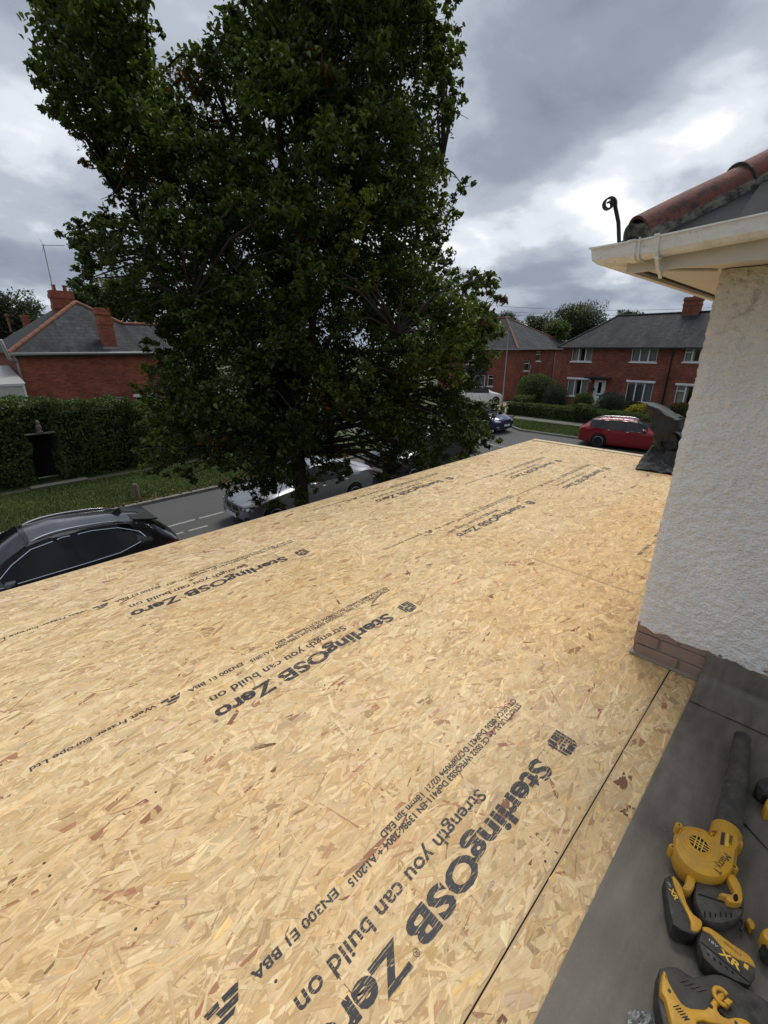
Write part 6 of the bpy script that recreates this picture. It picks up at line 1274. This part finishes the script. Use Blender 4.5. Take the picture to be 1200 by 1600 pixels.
sh_at('flowering_shrub', 'yellow-flowered shrub behind the low hedge near the trellis', 1008, 634, 30.6, (.5, 1.05, .62), 5000, .075, [(.50, .38, .02), (.30, .27, .03), (.10, .14, .03), (.42, .30, .015)]); sh_at('flower_bed', 'dark leafy plants under the ground floor window of the brick pair', 985, 622, 35.2, (.6, 1.2, .45), 4000, .08, [(.03, .05, .02), (.10, .03, .03), (.05, .07, .03)]); sh_at('climbing_shrub', 'russet leafed shrub at the foot of the brick wall near the white wall', 1066, 630, 34.5, (.5, .9, .55), 4000, .08, [(.18, .06, .02), (.10, .08, .03), (.05, .08, .03)])
for px_, py_, h_ in ((862, 652, .55), (917, 658, .75), (814, 646, .7)):
    p = at(px_, py_, .1); g_ = thing('marker_post', {862: 'small pale stub post on the pavement edge by the low hedge', 917: 'white marker post before the low hedge left of the red car', 814: 'leaning white post at the driveway corner'}[px_], 'post', (p.x, p.y, .09)); MB().lathe([(.055, .0), (.05, h_), (.03, h_ + .04)], n=8).build('shaft', MAT['white_paint'], g_)

BARKM = MAT['bark']
def tree(name, label, base, trunk_h, trunk_r, lobes, leaf_n, leaf_size, cols, limbs=True, cat='tree', group=None, two=True, mat='leaf', spread=.5, col_fn=None):
    """lobes: list of (centre, radii); foliage spreads through every lobe; a limb reaches each"""
    root = thing(name, label, cat, base, 0, group); q = MB(); B = Vector(base)
    top = Vector((0, 0, trunk_h)); sway = [Vector((random.uniform(-.08, .08), random.uniform(-.08, .08), trunk_h * k / 6)) for k in range(7)]; sway[0] = Vector((0, 0, -.05))
    q.tube(sway, [trunk_r * (1.35 if k == 0 else 1.0 - .10 * k) for k in range(7)], 12)
    for c_, r_ in lobes:
        e = Vector(c_) - B
        if limbs:
            s_ = Vector((0, 0, min(trunk_h * random.uniform(.55, 1.0), max(.4, e.z * .8)))); m_ = s_.lerp(e, .5) + Vector((random.uniform(-.2, .2), random.uniform(-.2, .2), random.uniform(.0, .4))); L = (e - s_).length; r0 = min(trunk_r * .45, .02 + L * .014)
            q.tube([s_, s_.lerp(m_, .5) + Vector((0, 0, .1)), m_, e], [r0, r0 * .8, r0 * .6, r0 * .25], 6)
    q.build('trunk', BARKM, root, smooth=True)
    V = np.array([r_[0] * r_[1] * r_[2] for c_, r_ in lobes]) ** .72; V /= V.sum(); P = []; T = []
    for (c_, r_), f in zip(lobes, V):
        m_ = max(30, int(leaf_n * f)); d = rng.normal(0, 1, (m_, 3)); d /= np.linalg.norm(d, axis=1, keepdims=True); rr = rng.random((m_, 1)) ** spread
        # sprays: leaves gather round twig ends
        tw = max(4, m_ // 26); td = rng.normal(0, 1, (tw, 3)); td /= np.linalg.norm(td, axis=1, keepdims=True); tp_ = td * (rng.random((tw, 1)) ** .45); kk = rng.integers(0, tw, m_)
        loc = np.where(rng.random((m_, 1)) < .72, tp_[kk] + rng.normal(0, .16, (m_, 3)), d * rr); p = loc * np.array(r_) + np.array(c_) - np.array(base); P.append(p)
        t = tint(m_, cols, .22) * rng.normal(1, .14)
        if col_fn is not None: t = col_fn(c_, t)
        T.append(t)
    leaves('crown', np.concatenate(P), rng.uniform(leaf_size * .65, leaf_size * 1.3, sum(len(p) for p in P)), MAT[mat], np.clip(np.concatenate(T), .002, 1), root); return root

# --- the big street tree
crown_px = [(40, -60), (48, 0), (62, 45), (50, 75), (62, 120), (55, 155), (68, 185), (118, 205), (122, 240), (142, 285), (165, 320), (172, 345), (135, 340), (98, 366), (112, 400), (128, 440), (158, 470), (205, 480), (232, 478), (255, 520), (262, 556), (240, 575), (232, 605), (228, 640), (218, 690), (236, 718), (268, 740), (300, 742), (345, 742), (385, 765), (402, 782), (445, 780), (475, 752), (525, 735), (555, 712), (595, 712), (612, 738), (650, 755), (706, 738), (760, 704), (772, 655), (740, 612), (748, 565), (768, 520), (786, 492), (768, 455), (752, 428), (738, 440), (712, 418), (705, 385), (722, 340), (738, 290), (714, 240), (727, 162), (706, 120), (722, 80), (700, 30), (712, -40), (690, -180), (560, -330), (420, -300), (400, -60), (385, 5), (352, 48), (306, 72), (284, 112), (215, 80), (222, 40), (215, -60), (140, -150)]
crown_px = [((x + (26 if x < 200 else -20 if x > 690 else 0)) if y < 440 else x, y) for x, y in crown_px]
TB = Vector((5.55, 8.35, .05)); TD = math.hypot(TB.x, TB.y)
lobes = []; tries = 0
px_m = lambda d: FPX / d      # pixels per metre at plan distance d, roughly
while len(lobes) < 560 and tries < 60000:
    tries += 1; x, y = random.uniform(30, 790), random.uniform(-330, 770)
    if not in_poly(np.array([x]), np.array([y]), crown_px)[0]: continue
    e = float(edge_dist(np.array([x]), np.array([y]), crown_px)[0])
    if e < 14: continue
    if any(((x - a) / w) ** 2 + ((y - b) / h) ** 2 < 1 for a, b, w, h in ((292, 150, 26, 52), (330, 190, 30, 18), (378, 205, 22, 36), (470, 262, 16, 34), (205, 300, 30, 22))): continue
    r_px = max(15, min(e * .92, random.uniform(24, 48))); em = e / 66.0; th = math.sqrt(max(.05, 3.6 ** 2 - max(0, 3.6 - em) ** 2)) * .72
    dd = TD + random.uniform(-1, 1) * th
    c = at_dist(x, y, dd); rad = r_px / 66.0 * (dd / TD)
    if y > 500 and dd > TD + 1.6: continue
    if any((c - Vector(l[0])).length < (.43 if y < 470 else .36) * (rad + l[1][0]) for l in lobes): continue
    lobes.append((tuple(c), (rad * 1.0, rad * 1.0, rad * .85)))
for k in range(150):     # small sprays that break the outline
    i = random.randrange(len(crown_px)); (xa, ya), (xb, yb) = crown_px[i - 1], crown_px[i]; t = random.random(); x, y = xa + (xb - xa) * t + random.uniform(-9, 9), ya + (yb - ya) * t + random.uniform(-9, 9)
    c = at_dist(x, y, TD + random.uniform(-1.2, 1.2) * (.6 if y > 500 else 1)); rr = random.uniform(.16, .30); lobes.append((tuple(c), (rr * 1.2, rr * 1.2, rr * .8)))
def tone(c_, t):
    k = noise.noise(Vector(c_) * .55)
    if c_[2] < 6.8 and k > .10: t = t * np.array([1.45, 1.25, .85])
    return t
main = thing('street_tree', 'huge dark leafy street tree standing between the roof and the road', 'tree', tuple(TB))
q = MB(); stems = []
q.tube([(0, 0, -.1), (.0, .0, .4), (.03, .02, 1.4), (.0, .05, 2.4)], [.24, .18, .16, .165], 14)
def stem(top, r0, z0=2.2):
    e = Vector(top) - TB; s_ = Vector((0, .05, z0)); pts = [s_]
    for k in range(1, 9): t = k / 8; pts.append(s_.lerp(e, t) + Vector((noise.noise(Vector((k * .8, e.x, 0))), noise.noise(Vector((k * .8, e.y, 4))), 0)) * .22 * math.sin(math.pi * t) + Vector((e.x - s_.x, e.y - s_.y, 0)) * (-.16 * math.sin(math.pi * t)))
    q.tube(pts, [r0 * (1 - .85 * k / 8) for k in range(9)], 9); stems.append(pts)
for px_, py_, dd, r0 in ((150, 20, 0, .10), (330, 90, .4, .10), (420, -200, 0, .13), (500, -250, -.5, .12), (560, -200, .6, .12), (650, -40, .2, .11), (690, 260, -.4, .07), (180, 300, .3, .08), (300, 470, -1.4, .06), (620, 520, -1.6, .06), (720, 560, .2, .06), (270, 640, -.4, .05)): stem(at_dist(px_, py_, TD + dd), r0)
flat_ = [(p, i / 8) for s_ in stems for i, p in enumerate(s_)]
for c_, r_ in lobes:
    e = Vector(c_) - TB; cand = [p for p, t in flat_ if p.z < e.z + .3] or [Vector((0, 0, 2.3))]; s_ = min(cand, key=lambda p: (p - e).length); L = (e - s_).length
    q.tube([s_, s_.lerp(e, .5) + Vector((random.uniform(-.1, .1), random.uniform(-.1, .1), .12 * L)), e], [.012 + .012 * L, .010 + .006 * L, .006], 5)
    for k in range(3):
        dv = Vector((random.gauss(0, 1), random.gauss(0, 1), random.gauss(0, 1))).normalized() * r_[0] * .8; q.tube([e - dv * .1, e + dv], [.007, .003], 4)
q.build('trunk', BARKM, main, smooth=True)
LG = [(.066, .098, .022), (.080, .118, .026), (.050, .078, .021), (.110, .145, .034), (.070, .100, .030)]
P = []; T = []; V = np.array([l[1][0] ** 2.1 for l in lobes]); V /= V.sum(); NL = 230000
for (c_, r_), f in zip(lobes, V):
    m_ = int(NL * f); tw = max(5, m_ // 22); td = rng.normal(0, 1, (tw, 3)); td /= np.linalg.norm(td, axis=1, keepdims=True); tp_ = td * (rng.random((tw, 1)) ** .42); kk = rng.integers(0, tw, m_)
    loc = tp_[kk] + rng.normal(0, .13, (m_, 3)); P.append(loc * np.array(r_) + np.array(c_) - np.array(TB)); t = tint(m_, LG, .2) * rng.normal(1, .16)
    rust = rng.random() < .035; T.append(tone(c_, t) if not rust else np.where(rng.random((m_, 1)) < .35, np.array([[.13, .055, .018]]) * rng.normal(1, .2, (m_, 1)), t))
leaves('crown', np.concatenate(P), rng.uniform(.062, .120, sum(len(p) for p in P)), MAT['leaf'], np.clip(np.concatenate(T), .002, 1), main, droop=.45)

# --- trees behind the houses
def cloud(px0, py0, px1, py1, dist, n, rmin, rmax):
    out = []
    for k in range(n):
        a = random.uniform(0, 2 * math.pi); rr = math.sqrt(random.random()); x = (px0 + px1) / 2 + math.cos(a) * rr * (px1 - px0) / 2; y = (py0 + py1) / 2 + math.sin(a) * rr * (py1 - py0) / 2
        d = dist + random.uniform(-1, 1) * (px1 - px0) / FPX * dist * .35; r_ = random.uniform(rmin, rmax); rp = r_ * FPX / dist * .75; x = min(max(x, px0 + rp), px1 - rp) if px1 - px0 > 2 * rp else (px0 + px1) / 2; y = max(y, py0 + rp); out.append((tuple(at_dist(x, y, d)), (r_, r_, r_ * .85)))
    return out
def far_tree(label, box, dist, n, rmin, rmax, leaf_n, ls, cols, name='background_tree'):
    c = at_dist((box[0] + box[2]) / 2, 600, dist); l = cloud(*box, dist, n, rmin, rmax); zt = max(x[0][2] for x in l); return tree(name, label, (c.x, c.y, 0), zt * .6, .28, l, leaf_n, ls, cols, group=None)
DG = [(.025, .042, .016), (.035, .055, .02), (.045, .068, .026)]
far_tree('grey-green rounded tree behind the roof of the brick pair', (858, 476, 942, 530), 62, 46, .9, 1.7, 14000, .22, [(.055, .075, .045), (.07, .09, .055), (.04, .06, .035)])
far_tree('yellow-green bushy tree between the two brick houses', (852, 505, 884, 545), 52, 16, .6, 1.1, 6000, .18, [(.05, .085, .02), (.07, .105, .025)])
far_tree('dark distant tree showing over the brick pair roof ridge', (966, 488, 1002, 505), 75, 12, .8, 1.3, 3500, .25, DG); far_tree('dark tree mass left of the yellow-green tree', (815, 496, 862, 540), 66, 26, .9, 1.6, 6500, .24, DG); far_tree('dark tree beside the hipped house roof near the big crown', (780, 488, 806, 520), 70, 12, .9, 1.5, 4000, .24, DG)
far_tree('dark spreading tree beyond the far left chimneys', (-40, 462, 62, 520), 48, 40, .7, 1.3, 12000, .2, [(.03, .045, .025), (.04, .06, .032)]); far_tree('small dark tree behind the left chimney and aerial', (100, 455, 150, 500), 46, 18, .6, 1.1, 6000, .18, DG); far_tree('dense dark tree behind the lower slate roof', (140, 440, 235, 505), 44, 34, .8, 1.5, 13000, .18, DG)
# conifer behind the lower roof
cb_ = at_dist(248, 600, 38); zt = at_dist(246, 452, 38).z; root = thing('conifer_tree', 'dark conical conifer between the left roof and the big tree', 'tree', (cb_.x, cb_.y, 0)); MB().tube([(0, 0, -.1), (0, 0, zt * .5), (0, 0, zt)], [.2, .12, .02], 9).build('trunk', BARKM, root, smooth=True)
n = 12000; z = zt * (1 - rng.random(n) ** .6 * .9); a = rng.uniform(0, 2 * np.pi, n); rr = (zt - z) * .36 * (.55 + .45 * rng.random(n)) * (1 + .2 * np.sin(a * 5 + z * 3)) + .08; leaves('crown', np.stack([np.cos(a) * rr, np.sin(a) * rr, z - rr * .25], 1), rng.uniform(.14, .30, n), MAT['hedge_leaf'], tint(n, [(.025, .042, .018), (.04, .055, .022), (.055, .06, .03)]), root, droop=.5, aspect=.3)
far_tree('yellowish shrubby tree right of the lower slate roof', (238, 490, 285, 560), 31, 18, .5, .9, 7000, .13, [(.06, .075, .025), (.045, .06, .02), (.08, .085, .03)])
# lamp column and overhead wires on the right
p = at(784, 638, .1); lc = thing('lamp_column', 'slim grey lamp column on the far pavement beside the crown edge', 'street lamp', (p.x, p.y, 0)); zt = at_dist(786, 500, math.hypot(p.x, p.y)).z
MB().tube([(0, 0, 0), (0, 0, 1.2), (0, 0, 1.25), (0, 0, zt), (-.02, .0, zt + .1), (-.15, .03, zt + .18)], [.06, .06, .035, .03, .03, .03], 9).build('column', MAT['grey_plastic'], lc, smooth=True); q = MB(); q.loft([[(-.10 - k * .4, -.05 + s * .16, zt + .14 + h2) for s, h2 in ((0, 0), (1, 0), (1, .09), (0, .12))] for k in (0, 1)]); q.build('lantern', MAT['grey_plastic'], lc)
for i, py_ in enumerate((468, 476, 481, 489, 494)):
    a_, b_ = at_dist(690, py_ + 3, 66 + i), at_dist(1330, py_ - 2, 68 + i); pts = [a_.lerp(b_, k / 12) - Vector((0, 0, 1.1 * math.sin(math.pi * k / 12))) for k in range(13)]
    o = MB().tube([tuple(Vector(p) - a_) for p in pts], .016, 4).build('overhead_wire', MAT['trim_black'], loc=tuple(a_)); tag(o, ('topmost', 'second from top', 'middle', 'second from bottom', 'lowest')[i] + ' overhead wire above the brick pair roof', 'wire', 'overhead wires')
